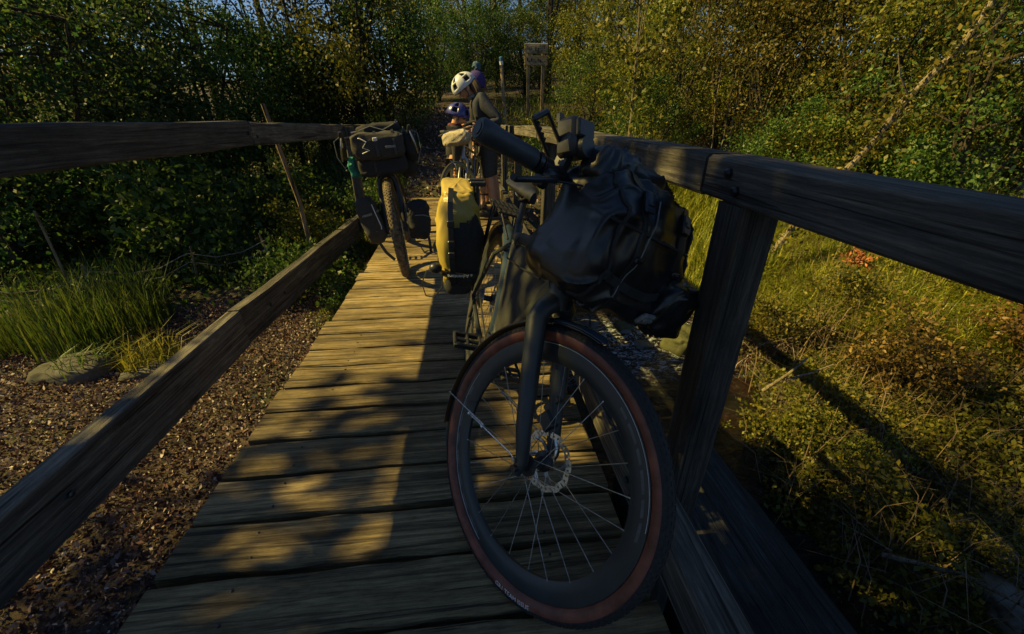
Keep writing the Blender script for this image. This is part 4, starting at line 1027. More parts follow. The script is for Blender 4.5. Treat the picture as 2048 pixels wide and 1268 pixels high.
# person behind, of whom the bobble hat shows
PB = {k: (Vector(v) + Vector((0, 0, .02)) if k not in ('face', 'hem') else v) for k, v in PW.items()}
PB.update(waist=(0, 0, 1.02), chest=(0, 0, 1.22), neck0=(0, 0, 1.32), neck=(0, 0, 1.37), jaw=(-.03, 0, 1.41), head=(-.01, 0, 1.475), crown=(0, 0, 1.55), face=(-.95, .1, -.15), sh_l=(0, -.15, 1.27), sh_r=(0, .15, 1.27), el_l=(.03, -.17, 1.02), wr_l=(-.05, -.15, .82), el_r=(.03, .19, 1.02), wr_r=(-.05, .18, .82))
bh = empty('person', T(.165, 5.62, -.06), 'person in dark purple bobble hat standing directly behind the white helmet', 'person')
person(bh, PB, dict(skin='skin', top='dark_jacket', leg='dark_jacket'))
m = MB(); v, f_ = blob((.112, .105, .13), .95, 24, 16, .04, 20, 3); keep = [q for q in f_ if sum(v[i].z for i in q) / 4 > -.05]; m.add([p + Vector((-.005, 0, 1.52)) for p in v], keep); hat = m.build('bobble_hat', 'purple_wool', bh)
m = MB(); v, f_ = blob((.052, .052, .05), 1, 20, 14, .35, 40, 3); m.add([p + Vector((.0, 0, 1.685)) for p in v], f_); m.build('bobble', 'blue_wool', hat)

# ------------------------------------------------------------------ plants
NR = np.random.default_rng(11)
def leaves(C, size, droop=.4, aspect=.55, rng=NR):
    """one folded four-cornered leaf at every point of C"""
    n = len(C); s = (size * rng.uniform(.6, 1.3, n))[:, None]
    d = rng.normal(size=(n, 3)); d[:, 2] -= droop; d /= np.linalg.norm(d, axis=1)[:, None]
    a = rng.normal(size=(n, 3)); a[:, 2] *= .6; w = np.cross(d, a); w /= np.linalg.norm(w, axis=1)[:, None]; nn_ = np.cross(d, w)
    V = np.empty((n, 4, 3)); V[:, 0] = C - d * s * .5; V[:, 2] = C + d * s * .5
    V[:, 1] = C + w * s * aspect * .5 + nn_ * s * .08; V[:, 3] = C - w * s * aspect * .5 + nn_ * s * .08
    F = np.arange(n * 4).reshape(n, 4)
    return V.reshape(-1, 3), F
def crown_points(n, center, radii, clumps, spread, rng, hollow=.45, low=-1.0):
    u_ = rng.normal(size=(clumps, 3)); u_ /= np.linalg.norm(u_, axis=1)[:, None]; u_[:, 2] = np.maximum(u_[:, 2], low)
    rr = rng.uniform(hollow, 1, clumps) ** .7
    cc = np.array(center) + u_ * rr[:, None] * np.array(radii) * rng.uniform(.8, 1.12, (clumps, 1))
    wts = rng.uniform(.3, 1, clumps); wts /= wts.sum()
    idx = rng.choice(clumps, n, p=wts)
    off = rng.normal(size=(n, 3)) * spread * rng.uniform(.5, 1.3, clumps)[idx][:, None]; off[:, 2] *= .75
    return cc[idx] + off, cc
def trunk_mesh(kind, H, r0, cc, bark, rng, lean=.1, stems=1, wig=.05):
    m = MB(); q = random.Random(int(rng.integers(1e6)))
    tops = []
    for s_ in range(stems):
        ang = q.uniform(0, 6.28); sp = lean * H * (1 if stems == 1 else q.uniform(.5, 2.2)); pts = []
        for k in range(8):
            t = k / 7; pts.append(Vector((math.cos(ang) * sp * t * t + q.uniform(-wig, wig) * t, math.sin(ang) * sp * t * t + q.uniform(-wig, wig) * t, H * t - .25)))
        m.tube(pts, [r0 * (1 - .8 * k / 7) * (1.25 if k == 0 else 1) for k in range(8)], 7); tops.append(pts)
    for c in cc[:min(len(cc), 26)]:
        c = Vector(c); pts = q.choice(tops); cand = [p for p in pts if p.z < c.z - .05] or [pts[0]]
        p = cand[-1] if q.random() < .6 else q.choice(cand); mid = p.lerp(c, .5) + Vector((q.uniform(-.1, .1), q.uniform(-.1, .1), q.uniform(-.02, .12)))
        m.tube([p, mid, c], [r0 * .35, r0 * .2, r0 * .07], 5)
    return m.mesh('trunk', bark)
KIND = {}
def make_kind(name, leafm, bark, H, r0, center, radii, n, size, clumps, spread, lean=.1, stems=1, hollow=.45, droop=.4, aspect=.55, seed=0):
    rng = np.random.default_rng(seed + 100)
    P, cc = crown_points(n, center, radii, clumps, spread, rng, hollow)
    V, F = leaves(P, size, droop, aspect, rng)
    KIND[name] = (trunk_mesh(name, H, r0, cc, bark, rng, lean, stems), fast('crown', V, F, leafm))
make_kind('shrub_dark', 'leaf_dark', 'bark', 2.2, .05, (0, 0, 1.55), (1.25, 1.25, 1.35), 14000, 0.058, 60, .20, .15, 4, seed=1)
make_kind('shrub_dark2', 'leaf_dark', 'bark', 2.6, .05, (0, 0, 1.7), (1.1, 1.3, 1.6), 14000, 0.05, 70, .17, .15, 4, seed=2)
make_kind('shrub_green', 'leaf_green', 'bark', 2.2, .045, (0, 0, 1.5), (1.2, 1.2, 1.35), 13000, 0.052, 60, .19, .15, 4, seed=3)
make_kind('shrub_yellow', 'leaf_yellow', 'bark', 2.4, .045, (0, 0, 1.6), (1.2, 1.2, 1.45), 14000, 0.048, 60, .19, .15, 4, seed=4)
make_kind('shrub_brown', 'leaf_brown', 'bark', 2.3, .045, (0, 0, 1.55), (1.25, 1.2, 1.45), 15000, 0.043, 75, .17, .15, 5, seed=5)
make_kind('birch', 'leaf_yellow', 'bark', 8.5, .10, (0, 0, 4.6), (2.0, 2.0, 3.9), 15000, 0.06, 80, .30, .03, 1, .2, .6, seed=6)
make_kind('bare_birch', 'leaf_yellow', 'bark', 9.0, .085, (0, 0, 4.8), (1.7, 1.7, 4.0), 5200, .065, 80, .30, .03, 1, .2, .6, seed=7)
make_kind('green_tree', 'leaf_green', 'bark', 6.0, .10, (0, 0, 4.0), (1.9, 1.9, 2.6), 16000, 0.066, 80, .28, .05, 1, .3, seed=8)
make_kind('sapling', 'leaf_yellow', 'pale_bark', 4.2, .028, (0, 0, 2.1), (.95, .95, 1.9), 1500, .075, 44, .18, .06, 1, .05, .3, .6, seed=9)
make_kind('ivy_stem', 'leaf_brown', 'pale_bark', 4.6, .07, (0, 0, 2.2), (.22, .22, 2.1), 1500, .055, 60, .12, .03, 1, .05, seed=10)
make_kind('low_bush', 'leaf_green', 'bark', .5, .012, (0, 0, .34), (.42, .42, .34), 2200, .05, 34, .09, .2, 5, .2, seed=12)
make_kind('low_yellow', 'leaf_yellow', 'bark', .5, .012, (0, 0, .34), (.42, .42, .36), 2400, .04, 34, .085, .2, 5, .2, seed=13)
make_kind('low_rust', 'leaf_rust', 'bark', .55, .012, (0, 0, .38), (.44, .40, .36), 2600, .035, 44, .075, .2, 6, .15, seed=14)
make_kind('low_brown', 'leaf_brown', 'bark', .5, .012, (0, 0, .34), (.42, .42, .34), 2400, .035, 40, .08, .2, 6, .15, seed=15)
make_kind('shade_tree', 'leaf_green', 'bark', 5.0, .16, (0, 0, 4.2), (2.1, 1.75, 1.5), 6500, .13, 60, .24, .04, 1, .2, seed=16)
make_kind('added_shade_tree', 'leaf_green', 'bark', 9.0, .2, (0, 0, 8.2), (2.5, 1.9, 2.0), 11000, .14, 80, .28, .02, 1, .2, seed=18)  # crown set high to shade the right bank from out of view
def plant(kind, name, x, y, s, label, cat, group=None, rz=None, sz=None, z=None, tilt=None):
    M = T(x, y, (gz(x, y) if z is None else z) - .04) @ Matrix.Rotation(rnd.uniform(0, 6.28) if rz is None else rz, 4, 'Z')
    if tilt: M = T(x, y, gz(x, y) - .05) @ Matrix.Rotation(tilt[0], 4, 'Y') @ Matrix.Rotation(tilt[1], 4, 'X')
    M = M @ Matrix.Diagonal((s, s, s * (sz or 1), 1))
    rt = empty(name, M, label, cat, group); tm, cm = KIND[kind]
    link(bpy.data.objects.new('trunk', tm), rt); link(bpy.data.objects.new('crown', cm), rt)
    return rt
def pol(az, d): return d * math.sin(R(az)), d * math.cos(R(az))
gL, gC, gR = 'shrubs on the left bank', 'trees beyond the path', 'shrubs on the right bank'
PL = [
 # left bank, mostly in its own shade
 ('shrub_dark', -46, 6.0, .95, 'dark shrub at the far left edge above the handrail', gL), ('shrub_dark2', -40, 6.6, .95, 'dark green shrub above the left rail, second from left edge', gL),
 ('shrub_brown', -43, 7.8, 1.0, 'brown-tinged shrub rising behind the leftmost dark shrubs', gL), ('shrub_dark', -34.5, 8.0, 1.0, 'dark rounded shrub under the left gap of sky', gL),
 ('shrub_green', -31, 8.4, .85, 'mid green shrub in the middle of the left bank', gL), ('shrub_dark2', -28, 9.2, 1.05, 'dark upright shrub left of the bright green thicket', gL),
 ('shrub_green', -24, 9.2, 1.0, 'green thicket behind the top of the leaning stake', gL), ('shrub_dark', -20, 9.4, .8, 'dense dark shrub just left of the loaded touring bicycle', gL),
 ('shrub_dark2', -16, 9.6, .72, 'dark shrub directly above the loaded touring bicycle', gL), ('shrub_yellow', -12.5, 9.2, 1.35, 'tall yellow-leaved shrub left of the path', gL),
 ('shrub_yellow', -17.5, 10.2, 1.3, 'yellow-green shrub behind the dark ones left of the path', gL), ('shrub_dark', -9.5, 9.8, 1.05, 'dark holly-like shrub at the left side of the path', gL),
 ('green_tree', -38, 11, .95, 'broad green tree at the upper left behind the shrubs', gL), ('green_tree', -27, 12, .9, 'rounded green tree in the upper left middle', gL), ('birch', -21, 12.5, .95, 'yellowing birch above the green thicket on the left', gL),
 ('green_tree', -47, 10, .85, 'dark tree in the top left corner', gL), ('shrub_dark2', -36, 9.6, 1.2, 'tall dark shrub in the gap of the left bank', gL),
 # beyond the path
 ('birch', -7.5, 14.5, 1.0, 'yellow birch left of the path behind the cyclists', gC), ('bare_birch', -3.5, 17, 1.0, 'thin bare birch straight behind the white helmet', gC), ('birch', .5, 20, 1.0, 'slender birch against the sky left of the marker post', gC),
 ('bare_birch', 4, 15, .95, 'dark bare trunk just left of the wooden sign', gC), ('bare_birch', 7, 21, 1.05, 'thin bare tree against the sky above the wooden sign', gC), ('bare_birch', 10.5, 13.5, 1.15, 'thick dark trunk right of the wooden sign', gC),
 ('birch', 14, 17, 1.0, 'yellow birch right of the thick dark trunk', gC), ('bare_birch', 17.5, 14, 1.0, 'bare birch behind the sparse yellow sapling', gC), ('birch', 22, 15, 1.0, 'yellow birch above the sapling on the right', gC),
 ('birch', 28, 14, 1.0, 'yellow birch above the ivy stems on the right', gC), ('bare_birch', -12, 19, 1.0, 'thin brown birch far left of the path', gC), ('bare_birch', 2.3, 27, 1.1, 'faint far birch in the strip of sky', gC), ('bare_birch', 12.5, 26, 1.1, 'faint far birch right of the sign', gC),
 ('shrub_green', -3, 12.5, .85, 'green bush across the head of the path', gC), ('shrub_dark', 2, 12.8, .8, 'dark bush behind the striped marker post', gC), ('shrub_dark2', 7.6, 12.8, .75, 'dark bush behind the wooden sign', gC), ('shrub_yellow', -1, 16.5, 1.0, 'sunlit yellow bush at the end of the path', gC),
 ('shrub_green', 5, 16.5, 1.0, 'green bush far behind the wooden sign', gC), ('shrub_brown', 13, 15.8, 1.0, 'brown bush behind the thick dark trunk', gC), ('shrub_yellow', 16, 11.2, .85, 'yellow-green bush right of the sign by the trunk', gC),
 ('shrub_green', 9.5, 16.5, 1.1, 'green bush between the thick dark trunk and the sign', gC), ('shrub_yellow', 19, 13.5, 1.1, 'yellow bush behind the right-hand birches', gC), ('shrub_green', -6, 16, 1.1, 'green bush left of the sky gap', gC), ('shrub_yellow', 10, 22, 1.05, 'broad yellow bush far behind the sign', gC), ('shrub_green', 3, 22, 1.0, 'broad green bush far behind the marker post', gC), ('shrub_yellow', -4, 23, 1.7, 'broad yellow bush far left of the marker post', gC), ('shrub_green', 16, 21, 1.7, 'broad green bush far behind the right-hand trees', gC), ('shrub_yellow', 24, 18, 1.6, 'broad yellow bush far behind the sapling', gC),
 ('shrub_yellow', 29, 11.5, 1.35, 'tall yellow bush behind the golden ones on the right', gR), ('shrub_green', 40, 10.4, 1.4, 'tall green bush behind the golden ones on the right', gR), ('shrub_yellow', 51, 9.6, 1.3, 'tall olive bush behind the rust brown one', gR),
 # right bank, lit from the left
 ('shrub_green', 15.5, 9.0, .62, 'low green bush beside the far end of the right rail', gR), ('shrub_yellow', 21, 10.4, 1.05, 'bright yellow-leaved bush behind the sapling', gR), ('shrub_yellow', 26, 9.0, 1.05, 'bright yellow bush above the middle of the right rail', gR),
 ('shrub_green', 24, 7.6, .6, 'low green bush on the right just over the rail', gR), ('shrub_brown', 31, 8.4, 1.1, 'golden brown bush behind the thin bare stems', gR), ('shrub_yellow', 33, 10.5, 1.2, 'yellow-green bush high on the right bank', gR),
 ('shrub_brown', 36.5, 7.8, 1.1, 'golden brown bush left of the ivy-clad stem', gR), ('shrub_green', 39, 6.6, .6, 'low green bush at the foot of the ivy-clad stem', gR), ('shrub_brown', 42, 8.2, 1.2, 'tall golden brown bush behind the ivy-clad stem', gR),
 ('shrub_yellow', 45, 6.9, .95, 'yellow-green bush right of the ivy-clad stem', gR), ('shrub_brown', 49, 7.6, 1.1, 'rust brown bush near the right edge', gR), ('shrub_green', 52.5, 6.4, .9, 'green bush above the rail at the right edge', gR),
 ('shrub_brown', 56, 7.2, 1.1, 'brown bush cut by the right edge of the picture', gR), ('green_tree', 47, 11, .9, 'dark green tree in the upper right behind the bushes', gR), ('birch', 38, 12, 1.0, 'birch above the golden brown bushes', gR), ('green_tree', 55, 10.5, .9, 'dark tree in the top right corner', gR),
]
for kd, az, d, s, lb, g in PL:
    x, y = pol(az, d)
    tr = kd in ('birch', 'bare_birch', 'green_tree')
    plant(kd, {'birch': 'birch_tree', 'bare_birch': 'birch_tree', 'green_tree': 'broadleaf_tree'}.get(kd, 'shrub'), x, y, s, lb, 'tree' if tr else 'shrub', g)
x, y = pol(21.0, 6.9); plant('sapling', 'sapling', x, y, 1.0, 'sparse sapling with thin pale stem and bright yellow leaves behind the right rail', 'sapling')
iv = empty('ivy_tree', T(3.13, 3.85, gz(3.13, 3.85)), 'leaning pale stem clad in ivy at the upper right', 'tree')
pts = [Vector(q) - Vector((3.13, 3.85, gz(3.13, 3.85))) for q in ((3.10, 3.87, -.5), (3.27, 3.75, .05), (3.37, 3.62, .42), (3.58, 3.52, .84), (3.65, 3.40, 1.22), (3.84, 3.30, 1.58), (3.87, 3.2, 2.0), (4.14, 3.05, 2.6), (4.3, 2.95, 3.3))]
m = MB(); m.tube(pts, [.038, .03, .03, .024, .027, .02, .021, .015, .008], 8)
for k, (dx, dy, dz) in ((3, (.25, .1, .3)), (4, (-.25, .0, .25)), (5, (.3, .05, .12)), (6, (-.2, .1, .3))): m.tube([pts[k], pts[k] + Vector((dx, dy, dz)) * .6, pts[k] + Vector((dx, dy, dz * 1.3))], [.01, .007, .003], 5)
m.build('trunk', 'pale_bark', iv)
tt = rg0 = np.random.default_rng(77); q = tt.uniform(0, 7.999, 2200); i0 = q.astype(int); fr = (q - i0)[:, None]; A = np.array([tuple(p) for p in pts])
C_ = A[i0] * (1 - fr) + A[i0 + 1] * fr + tt.normal(size=(2200, 3)) * np.where(tt.uniform(size=(2200, 1)) < .55, .04, .14); V, F = leaves(C_, .045, .3, .6, tt); link(bpy.data.objects.new('crown', fast('crown', V, F, 'leaf_brown')), iv)
# tree beyond the left edge of the view that throws the dappled shade over the near deck
plant('shade_tree', 'shade_tree', -5.1, .26, 1.0, 'leafy tree left of the bridge throwing dappled shade on the near planks', 'tree', None, 1.0, 1.13)
plant('shade_tree', 'shade_tree', -4.0, -.75, 1.0, 'taller unseen leafy tree added to shade the lower right bank', 'tree', None, 0.3, 1.35)  # out-of-view tree put in to darken the lower right bank
plant('shade_tree', 'shade_tree', -6.3, .34, 1.0, 'second leafy tree left of the bridge shading the near planks', 'tree', None, 3.6, 1.2)
plant('added_shade_tree', 'shade_tree', -6.0, .40, 1.0, 'tallest unseen leafy tree added to shade the right bank', 'tree', None, 4.3)  # unseen tree added for the shade it casts on the bank
plant('shade_tree', 'shade_tree', -2.6, -2.3, 1.15, 'leafy tree behind the viewer shading the lower right bank', 'tree', None, 2.2)
LOW = [
 ('low_green', 'low_bush', -2.9, 4.3, 1.5, 'leafy green bush beyond the rushes on the left'), ('', 'low_bush', -4.1, 4.9, 1.7, 'broad green bush under the left handrail, farthest left'), ('', 'low_bush', -3.3, 5.4, 1.6, 'green bush under the middle of the left handrail'),
 ('', 'low_bush', -2.2, 5.3, 1.2, 'small leafy bush at the foot of the leaning stake'), ('', 'low_yellow', -1.75, 4.4, .9, 'yellowing bush beside the lower left rail'), ('', 'low_bush', -1.55, 3.4, .8, 'low bramble beside the far end of the lower left rail'),
 ('', 'low_bush', -5.2, 4.6, 1.6, 'dark green bush at the left edge under the handrail'), ('', 'low_bush', -1.2, 5.4, .9, 'bramble behind the left post of the bridge'), ('', 'low_yellow', -.98, 2.75, .42, 'small bramble between the lower left rail and the deck'), ('', 'low_bush', -1.0, 3.2, .5, 'leafy bramble at the foot of the left post'), ('', 'low_yellow', -1.0, 4.2, .5, 'yellow weeds behind the left post'),
 ('', 'low_rust', 3.0, 2.05, .9, 'rust brown bush low on the right in the shade'), ('', 'low_rust', 3.7, 1.9, .9, 'second rust brown bush near the right edge'), ('', 'low_yellow', 2.05, 1.75, .55, 'yellow leafed spray below the handrail right of the post'), ('', 'low_yellow', 2.15, 1.42, .5, 'yellow spray in the dark right of the timber baulk'),
 ('', 'low_yellow', 1.62, 2.05, .40, 'small yellow tuft beside the right post'), ('', 'low_yellow', 1.45, 1.62, .30, 'small yellow tuft at the tip of the timber baulk'), ('', 'low_brown', 2.6, 2.7, .85, 'brown twiggy bush right of the post in middle shade'), ('', 'low_brown', 3.3, 2.9, .8, 'brown twiggy bush below the lit grass'),
 ('', 'low_brown', 2.3, 1.0, .55, 'brown spray at the lower right in deep shade'), ('', 'low_brown', 4.1, 2.6, .9, 'brown bush under the handrail at the right edge'), ('', 'low_bush', 1.3, 7.6, 1.0, 'bramble at the far end of the right rail'), ('', 'low_yellow', .95, 8.2, 1.0, 'yellow bramble behind the grey-clad person'), ('', 'low_bush', -1.5, 7.6, 1.2, 'bramble on the left of the path'),
 ('', 'low_yellow', 1.9, 8.6, 1.1, 'yellow bramble below the wooden sign'), ('', 'low_bush', 2.7, 8.2, 1.1, 'green bramble right of the wooden sign'),
]
for _, kd, x, y, s, lb in LOW: plant(kd, 'bush', x, y, s, lb, 'bush', 'low bushes on the banks')

# grass, rushes, litter
def blades(P, h, w, lean, rng):
    n = len(P); H = h * rng.uniform(.45, 1.2, n)[:, None]; a = rng.uniform(0, 6.283, n); d = np.stack([np.cos(a), np.sin(a), 0 * a], 1)
    s = np.stack([-np.sin(a), np.cos(a), 0 * a], 1) * w * rng.uniform(.6, 1.3, n)[:, None]; l = lean * rng.uniform(.2, 1.4, n)[:, None]
    up = np.array([[0, 0, 1.]])
    V = np.empty((n, 5, 3)); V[:, 0] = P - s; V[:, 1] = P + s
    mid = P + up * H * .6 + d * l * H * .25; V[:, 2] = mid + s * .7; V[:, 3] = mid - s * .7; V[:, 4] = P + up * H * (1 - .25 * l) + d * l * H * .9
    b = np.arange(n)[:, None] * 5
    F = np.concatenate([b + np.array([[0, 1, 2]]), b + np.array([[0, 2, 3]]), b + np.array([[3, 2, 4]])], 0)
    return V.reshape(-1, 3), F
def scatter(n, x0, x1, y0, y1, keep, rng, clump=None):
    out = []
    while len(out) < n:
        x, y = rng.uniform(x0, x1), rng.uniform(y0, y1)
        if keep(x, y) and (clump is None or noise.noise(Vector((x * clump, y * clump, 5))) > rng.uniform(-.6, .35)): out.append((x, y, gz(x, y)))
    return np.array(out)
rg = np.random.default_rng(3)
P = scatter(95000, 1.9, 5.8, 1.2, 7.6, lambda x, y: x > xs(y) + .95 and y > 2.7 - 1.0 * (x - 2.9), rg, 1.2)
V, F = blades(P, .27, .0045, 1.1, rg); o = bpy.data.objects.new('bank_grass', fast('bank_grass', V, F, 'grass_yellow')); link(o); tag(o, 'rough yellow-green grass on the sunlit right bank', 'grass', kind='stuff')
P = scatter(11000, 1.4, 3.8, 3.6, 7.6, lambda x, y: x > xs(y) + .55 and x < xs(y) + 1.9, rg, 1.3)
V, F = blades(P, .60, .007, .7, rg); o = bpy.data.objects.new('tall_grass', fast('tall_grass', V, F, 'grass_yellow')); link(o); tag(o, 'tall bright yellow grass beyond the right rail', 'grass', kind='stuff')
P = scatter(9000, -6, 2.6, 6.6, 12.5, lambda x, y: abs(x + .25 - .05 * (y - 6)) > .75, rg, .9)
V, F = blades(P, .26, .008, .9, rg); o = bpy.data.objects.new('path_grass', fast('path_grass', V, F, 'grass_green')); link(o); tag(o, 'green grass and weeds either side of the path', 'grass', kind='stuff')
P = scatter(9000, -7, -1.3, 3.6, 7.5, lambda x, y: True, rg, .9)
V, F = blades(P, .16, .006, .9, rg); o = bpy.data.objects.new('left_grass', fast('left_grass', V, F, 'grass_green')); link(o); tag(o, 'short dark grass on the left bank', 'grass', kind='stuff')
# low leafy cover on both banks
P = scatter(16000, -6, -1.05, 3.0, 8.0, lambda x, y: True, rg, .8); P[:, 2] += rg.uniform(0, .16, len(P)); V, F = leaves(P, .055, 0, .7, rg)
o = bpy.data.objects.new('left_ground_cover', fast('left_ground_cover', V, F, 'leaf_green')); link(o); tag(o, 'leafy bramble and ivy cover on the left bank', 'ground cover', kind='stuff')
def undergrowth(n, off, hmax, size, mat, name, label):
    ok = lambda x, y: x > xs(y) + .42 + .5 * smooth01(1.4, 2.6, y) and y < 2.95 - 1.0 * (x - 2.9)
    P = scatter(n, 1.4, 5.0, .1, 4.0, ok, rg, .8)
    for p in P:
        h = max(.05, noise.noise(Vector((p[0] * 2.3 + off, p[1] * 2.3, off))) * 1.6 + .25) * hmax; p[2] += h * rg.uniform(0, 1) ** .5
    V, F = leaves(P, size, 0, .6, rg); o = bpy.data.objects.new(name, fast(name, V, F, mat)); link(o); tag(o, label, 'ground cover', kind='stuff')
undergrowth(38000, 3.0, .30, .030, 'leaf_brown', 'brown_undergrowth', 'brown leafy undergrowth on the right bank')
undergrowth(30000, 9.0, .27, .034, 'leaf_yellow', 'yellow_undergrowth', 'yellow-green weeds on the right bank')
P = scatter(2600, 1.5, 5.2, .2, 4.2, lambda x, y: x > xs(y) + .45 + .5 * smooth01(1.4, 2.6, y), rg, .8); V, F = blades(P, .42, .0028, 1.0, rg)
o = bpy.data.objects.new('dead_stems', fast('dead_stems', V, F, 'twig_brown')); link(o); tag(o, 'thin dead stems standing in the right bank undergrowth', 'stems', kind='stuff')
P = scatter(105000, -3.6, -.2, -.2, 3.4, lambda x, y: y < 3.1 or x > -2.4, rg); P[:, 2] += rg.uniform(.0, .02, len(P)); V, F = leaves(P, np.where(rg.uniform(size=len(P)) < .02, .034, np.where(rg.uniform(size=len(P)) < .3, .024, .015)), 0, .6, rg)
o = bpy.data.objects.new('leaf_litter', fast('leaf_litter', V, F, 'litter_leaf')); link(o); tag(o, 'reddish brown dead leaves and chips covering the left bank', 'leaf litter', kind='stuff')
P = scatter(9000, -2.2, 2.0, 5.6, 11.5, lambda x, y: True, rg); P[:, 2] += rg.uniform(0, .03, len(P)); V, F = leaves(P, .06, 0, .6, rg)
o = bpy.data.objects.new('path_litter', fast('path_litter', V, F, 'litter_leaf')); link(o); tag(o, 'dead leaves lying on the path beyond the bridge', 'leaf litter', kind='stuff')
P = scatter(2500, 1.2, 2.8, 2.6, 4.4, lambda x, y: x > xs(y) + .7, rg); P[:, 2] += rg.uniform(0, .05, len(P)); V, F = blades(P, .18, .004, 2.2, rg)
o = bpy.data.objects.new('driftwood_twigs', fast('driftwood_twigs', V, F, 'litter_leaf')); link(o); tag(o, 'dry twigs and reeds washed up on the far stream edge', 'twigs', kind='stuff')
def tuft(name, x, y, n, h, rad, label, mat='grass_green', cat='rushes', lean=.35):
    a = rg.uniform(0, 6.28, n); q = np.sqrt(rg.uniform(0, 1, n)) * rad
    P = np.stack([x + np.cos(a) * q, y + np.sin(a) * q, np.zeros(n)], 1); P[:, 2] = [gz(p[0], p[1]) - .01 for p in P]
    V, F = blades(P - np.array([[x, y, gz(x, y)]]), h, .0042, lean, rg); o = bpy.data.objects.new(name, fast(name, V, F, mat)); link(o, None, T(x, y, gz(x, y))); tag(o, label, cat)
tuft('rush_clump', -2.75, 2.95, 900, .52, .42, 'large clump of green rushes on the left bank')
tuft('rush_clump', -3.35, 2.75, 420, .40, .32, 'smaller clump of rushes at the far left behind the boulder')
tuft('grass_tuft', -2.15, 2.50, 220, .26, .16, 'small yellow-green grass tuft right of the boulder', 'grass_yellow', 'grass tuft', .8)
tuft('grass_tuft', -2.48, 2.42, 160, .22, .14, 'small grass tuft at the back of the boulder', 'grass_green', 'grass tuft', .8)
tuft('grass_tuft', -2.3, 3.9, 300, .30, .25, 'grass tuft below the leaning stake', 'grass_green', 'grass tuft', .7)

# stones
def stone(name, x, y, dims, mat, label, seed, z=None, rz=0, group=None):
    v, f_ = blob(dims, .62, 44, 30)
    vv = []
    for p in v:
        w = noise.fractal(Vector((p.x / dims[0] * 1.1 + seed, p.y / dims[0] * 1.1, p.z / dims[0] * 1.1)), 1.0, 2.0, 4)
        w2 = noise.fractal(Vector((p.x / dims[0] * 3.4 + seed, p.y / dims[0] * 3.4, p.z / dims[0] * 3.4)), 1.0, 2.0, 4)
        vv.append(p * (1 + .26 * w + .06 * w2))
    o = MB().add(vv, f_).build(name, mat, None, T(x, y, (gz(x, y) if z is None else z) + dims[2] * .35) @ Matrix.Rotation(rz, 4, 'Z'), True, 50)
    return tag(o, label, 'stone', group)
stone('boulder', -2.55, 2.40, (.20, .13, .08), 'boulder_stone', 'big pale flat-topped boulder in front of the rushes', 2, None, .15)
stone('boulder', -2.12, 2.40, (.15, .08, .04), 'boulder_stone', 'low grey slab of rock right of the boulder', 5, None, .5)
sg = 'stones at the stream edge'
stone('stone', 1.93, 3.05, (.17, .15, .12), 'mossy_stone', 'mossy olive stone at the far edge of the stream', 8, -.84, .3, sg)
stone('stone', 1.45, 3.35, (.10, .08, .06), 'mossy_stone', 'small mossy stone in the ripples behind the buckle', 11, -.80, .3, sg)
stone('stone', 1.12, 3.42, (.14, .10, .05), 'boulder_stone', 'flat pinkish stone in the ripples beside the mudguard', 13, -.80, .9, sg)
stone('stone', 1.75, 3.6, (.16, .12, .08), 'wet_stone', 'dark wet stone above the ripples', 14, -.82, .2, sg)
stone('stone', 1.55, 3.1, (.09, .07, .04), 'wet_stone', 'small wet stone in the middle of the ripples', 15, -.86, .2, sg)
stone('stone', 2.4, .95, (.16, .12, .09), 'wet_stone', 'grey stone at the bottom right below the bank', 17, None, .2, sg)
stone('stone', 2.15, .72, (.13, .10, .08), 'wet_stone', 'smaller grey stone at the bottom right corner', 18, None, .9, sg)
for k in range(16):
    x, y = rg.uniform(.75, 1.9), rg.uniform(3.05, 4.0)
    stone('pebble', x, y, (rg.uniform(.03, .07), rg.uniform(.03, .06), .03), 'wet_stone', 'small wet pebble in the riffle of the stream', 30 + k, -.80, 0, 'pebbles in the riffle')
# stakes, sticks and the collapsed fence
def stick(name, pts, r0, r1, mat, label, cat='stick', group=None, n=7):
    pts = [Vector(p) for p in pts]; b = pts[0].copy(); m = MB(); k = len(pts)
    m.tube([p - b for p in pts], [r0 + (r1 - r0) * i / (k - 1) for i in range(k)], n)
    o = m.build(name, mat, None, Matrix.Translation(b)); return tag(o, label, cat, group)
stick('stake', [(-1.55, 4.02, -.4), (-1.56, 4.0, -.0), (-1.55, 3.96, .35), (-1.59, 3.92, .75), (-1.64, 3.9, 1.17)], .024, .017, 'pale_stake', 'tall pale leaning stake standing beyond the left rails', 'stake')
stick('stake', [(-3.75, 3.9, -.55), (-3.72, 3.9, .35)], .014, .010, 'pale_stake', 'short thin stake under the left handrail', 'stake')
fx = [(-3.9, 3.25), (-3.1, 3.45), (-2.5, 3.7), (-1.95, 4.0)]
for k, (x, y) in enumerate(fx):
    stick('fence_stake', [(x, y, gz(x, y) - .1), (x + .03 * (-1) ** k, y, gz(x, y) + .20), (x + .05 * (-1) ** k, y, gz(x, y) + .36)], .018 if k == 1 else .011, .012 if k == 1 else .008, 'pale_stake', 'low stake of the sagging fence, number from the left: ' + ('first', 'second and stoutest', 'third', 'fourth')[k], 'stake', 'stakes of the low sagging fence')
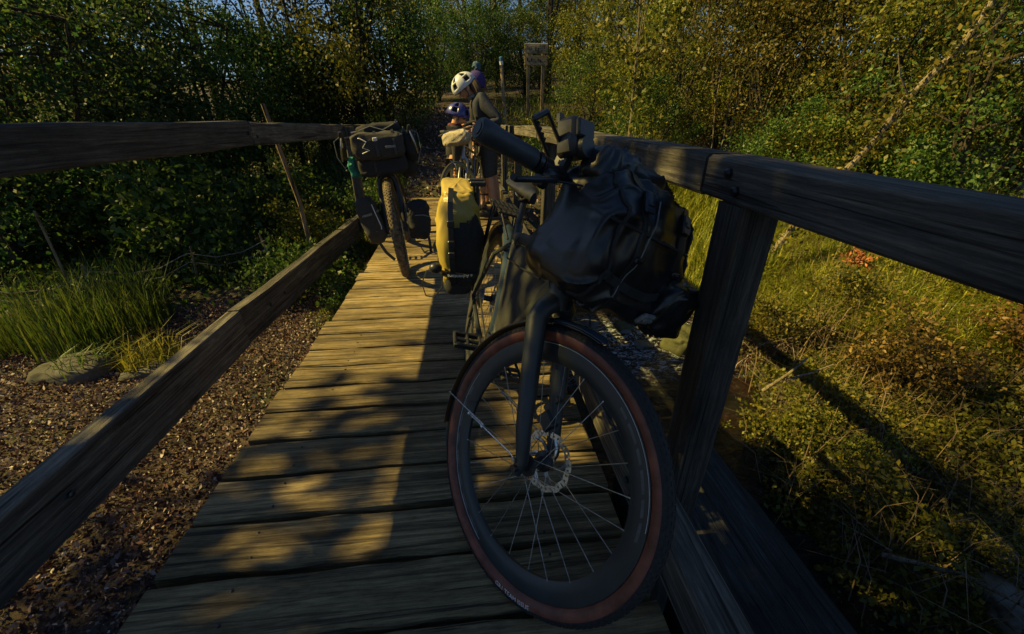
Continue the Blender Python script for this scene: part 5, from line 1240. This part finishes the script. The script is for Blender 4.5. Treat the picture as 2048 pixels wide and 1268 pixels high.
for h_, lb in ((.30, 'upper sagging wire strung between the low stakes on the left'), (.22, 'lower sagging wire strung between the low stakes on the left')):
    pts = []
    for (a, b) in zip(fx[:-1], fx[1:]):
        for t in (0, .33, .66): 
            x, y = a[0] + (b[0] - a[0]) * t, a[1] + (b[1] - a[1]) * t; pts.append((x, y, gz(x, y, False) + h_ - .10 * math.sin(t * math.pi) + .02))
    pts.append((fx[-1][0], fx[-1][1], gz(*fx[-1], False) + h_)); pts = [(-5.6, 2.9, gz(-5.6, 2.9) + .2), (-4.7, 3.05, gz(-4.7, 3.05) + .22)] + pts
    stick('fence_wire', pts, .005, .005, 'wire', lb, 'wire', 'sagging fence wires', 5)
for k, (a, b, lb) in enumerate((((3.72, 6.25, .1), (3.60, 6.2, 1.75), 'tall thin bare stem, leftmost of the four above the right rail'), ((3.80, 6.2, .1), (3.84, 6.2, 1.9), 'tall thin bare stem, second of the four above the right rail'), ((3.92, 6.2, .1), (3.95, 6.2, 1.6), 'tall thin bare stem, third of the four above the right rail'), ((4.2, 6.1, .1), (4.42, 6.1, 1.75), 'slanting pale bare stem, rightmost of the four above the right rail'))):
    a_, b_ = Vector(a), Vector(b); stick('bare_stem', [a_, a_.lerp(b_, .4) + Vector((.03, 0, 0)), a_.lerp(b_, .7) - Vector((.02, 0, 0)), b_], .012, .005, 'pale_bark', lb, 'stem', 'bare stems above the right rail')
stick('fallen_branch', [(1.95, 2.05, -.62), (2.05, 2.0, -.45), (2.12, 1.98, -.32)], .012, .006, 'pale_bark', 'short forked twig standing right of the right post', 'twig')
stick('fallen_branch', [(2.05, 2.0, -.5), (2.2, 2.0, -.46), (2.35, 2.0, -.40)], .009, .004, 'pale_bark', 'thin twig lying right of the right post', 'twig')
stick('fallen_branch', [(1.75, .95, -.68), (1.95, .8, -.62), (2.05, .62, -.60)], .012, .006, 'pale_bark', 'broken twig in the dark beside the timber baulk', 'twig')
# bracken tuft that shows coppery in the grass
P = rg.normal(size=(160, 3)) * np.array([[.05, .05, .035]]); V, F = leaves(P, .05, 0, .5, rg)
x, y = 3.62, 3.25; rt = empty('bracken', T(x, y, gz(x, y)), 'single coppery dead bracken frond in the lit grass', 'bracken')
o = bpy.data.objects.new('frond', fast('frond', V, F, 'copper_leaf')); link(o, rt, T(0, 0, .30)); tag(o, kind='stuff'); m = MB(); m.tube([(-.05, 0, -.05), (-.02, 0, .12), (0, 0, .30)], [.006, .005, .003], 6); m.build('stalk', 'pale_bark', rt)
# signboard and marker post beyond the bridge
gx, gy = 1.60, 10.2; gzv = gz(gx, gy); sgn = empty('signboard', T(gx, gy, gzv) @ Matrix.Rotation(R(-6), 4, 'Z'), 'weathered wooden signboard of two boards on two posts beyond the bridge', 'sign')
zt = 2.53 - gzv
for k in (-1, 1):
    m = MB(); m.box((k * .16, .03, (zt) / 2 - .1), (.07, .06, zt + .1), None, .006); m.build('post', 'post_wood' if k < 0 else 'pale_stake', sgn, None, False)
for k, zc in enumerate((zt - .10, zt - .32)):
    m = MB(); m.box((0, -.03, zc), (.50, .035, .185), None, .006); b = m.build('board', 'sign_wood', sgn, None, False)
    q = random.Random(5 + k)   # carved, weathered strokes
    for j in range(9):
        m = MB(); m.box((-.19 + .046 * j + q.uniform(-.008, .008), -.0485, zc + q.uniform(-.03, .03)), (q.choice((.009, .024)), .003, q.choice((.08, .05, .014)))); m.build('carved_stroke', 'sign_letter', b, None, False)
mx, my = .86, 9.3; mz = gz(mx, my); mp_ = empty('marker_post', T(mx, my, mz) @ Matrix.Rotation(R(-4), 4, 'Y'), 'slim wooden marker post with white band and blue top', 'post'); hh = 2.16 - mz
m = MB(); m.tube([(0, 0, -.15), (0, 0, hh - .13)], .036, 10); m.build('shaft', 'pale_stake', mp_)
m = MB(); m.tube([(0, 0, hh - .13), (0, 0, hh - .065)], .038, 12); m.build('white_band', 'white_paint', mp_)
m = MB(); m.tube([(0, 0, hh - .065), (0, 0, hh), (0, 0, hh + .012)], [.038, .038, .02], 12); m.build('blue_top', 'blue_paint', mp_)
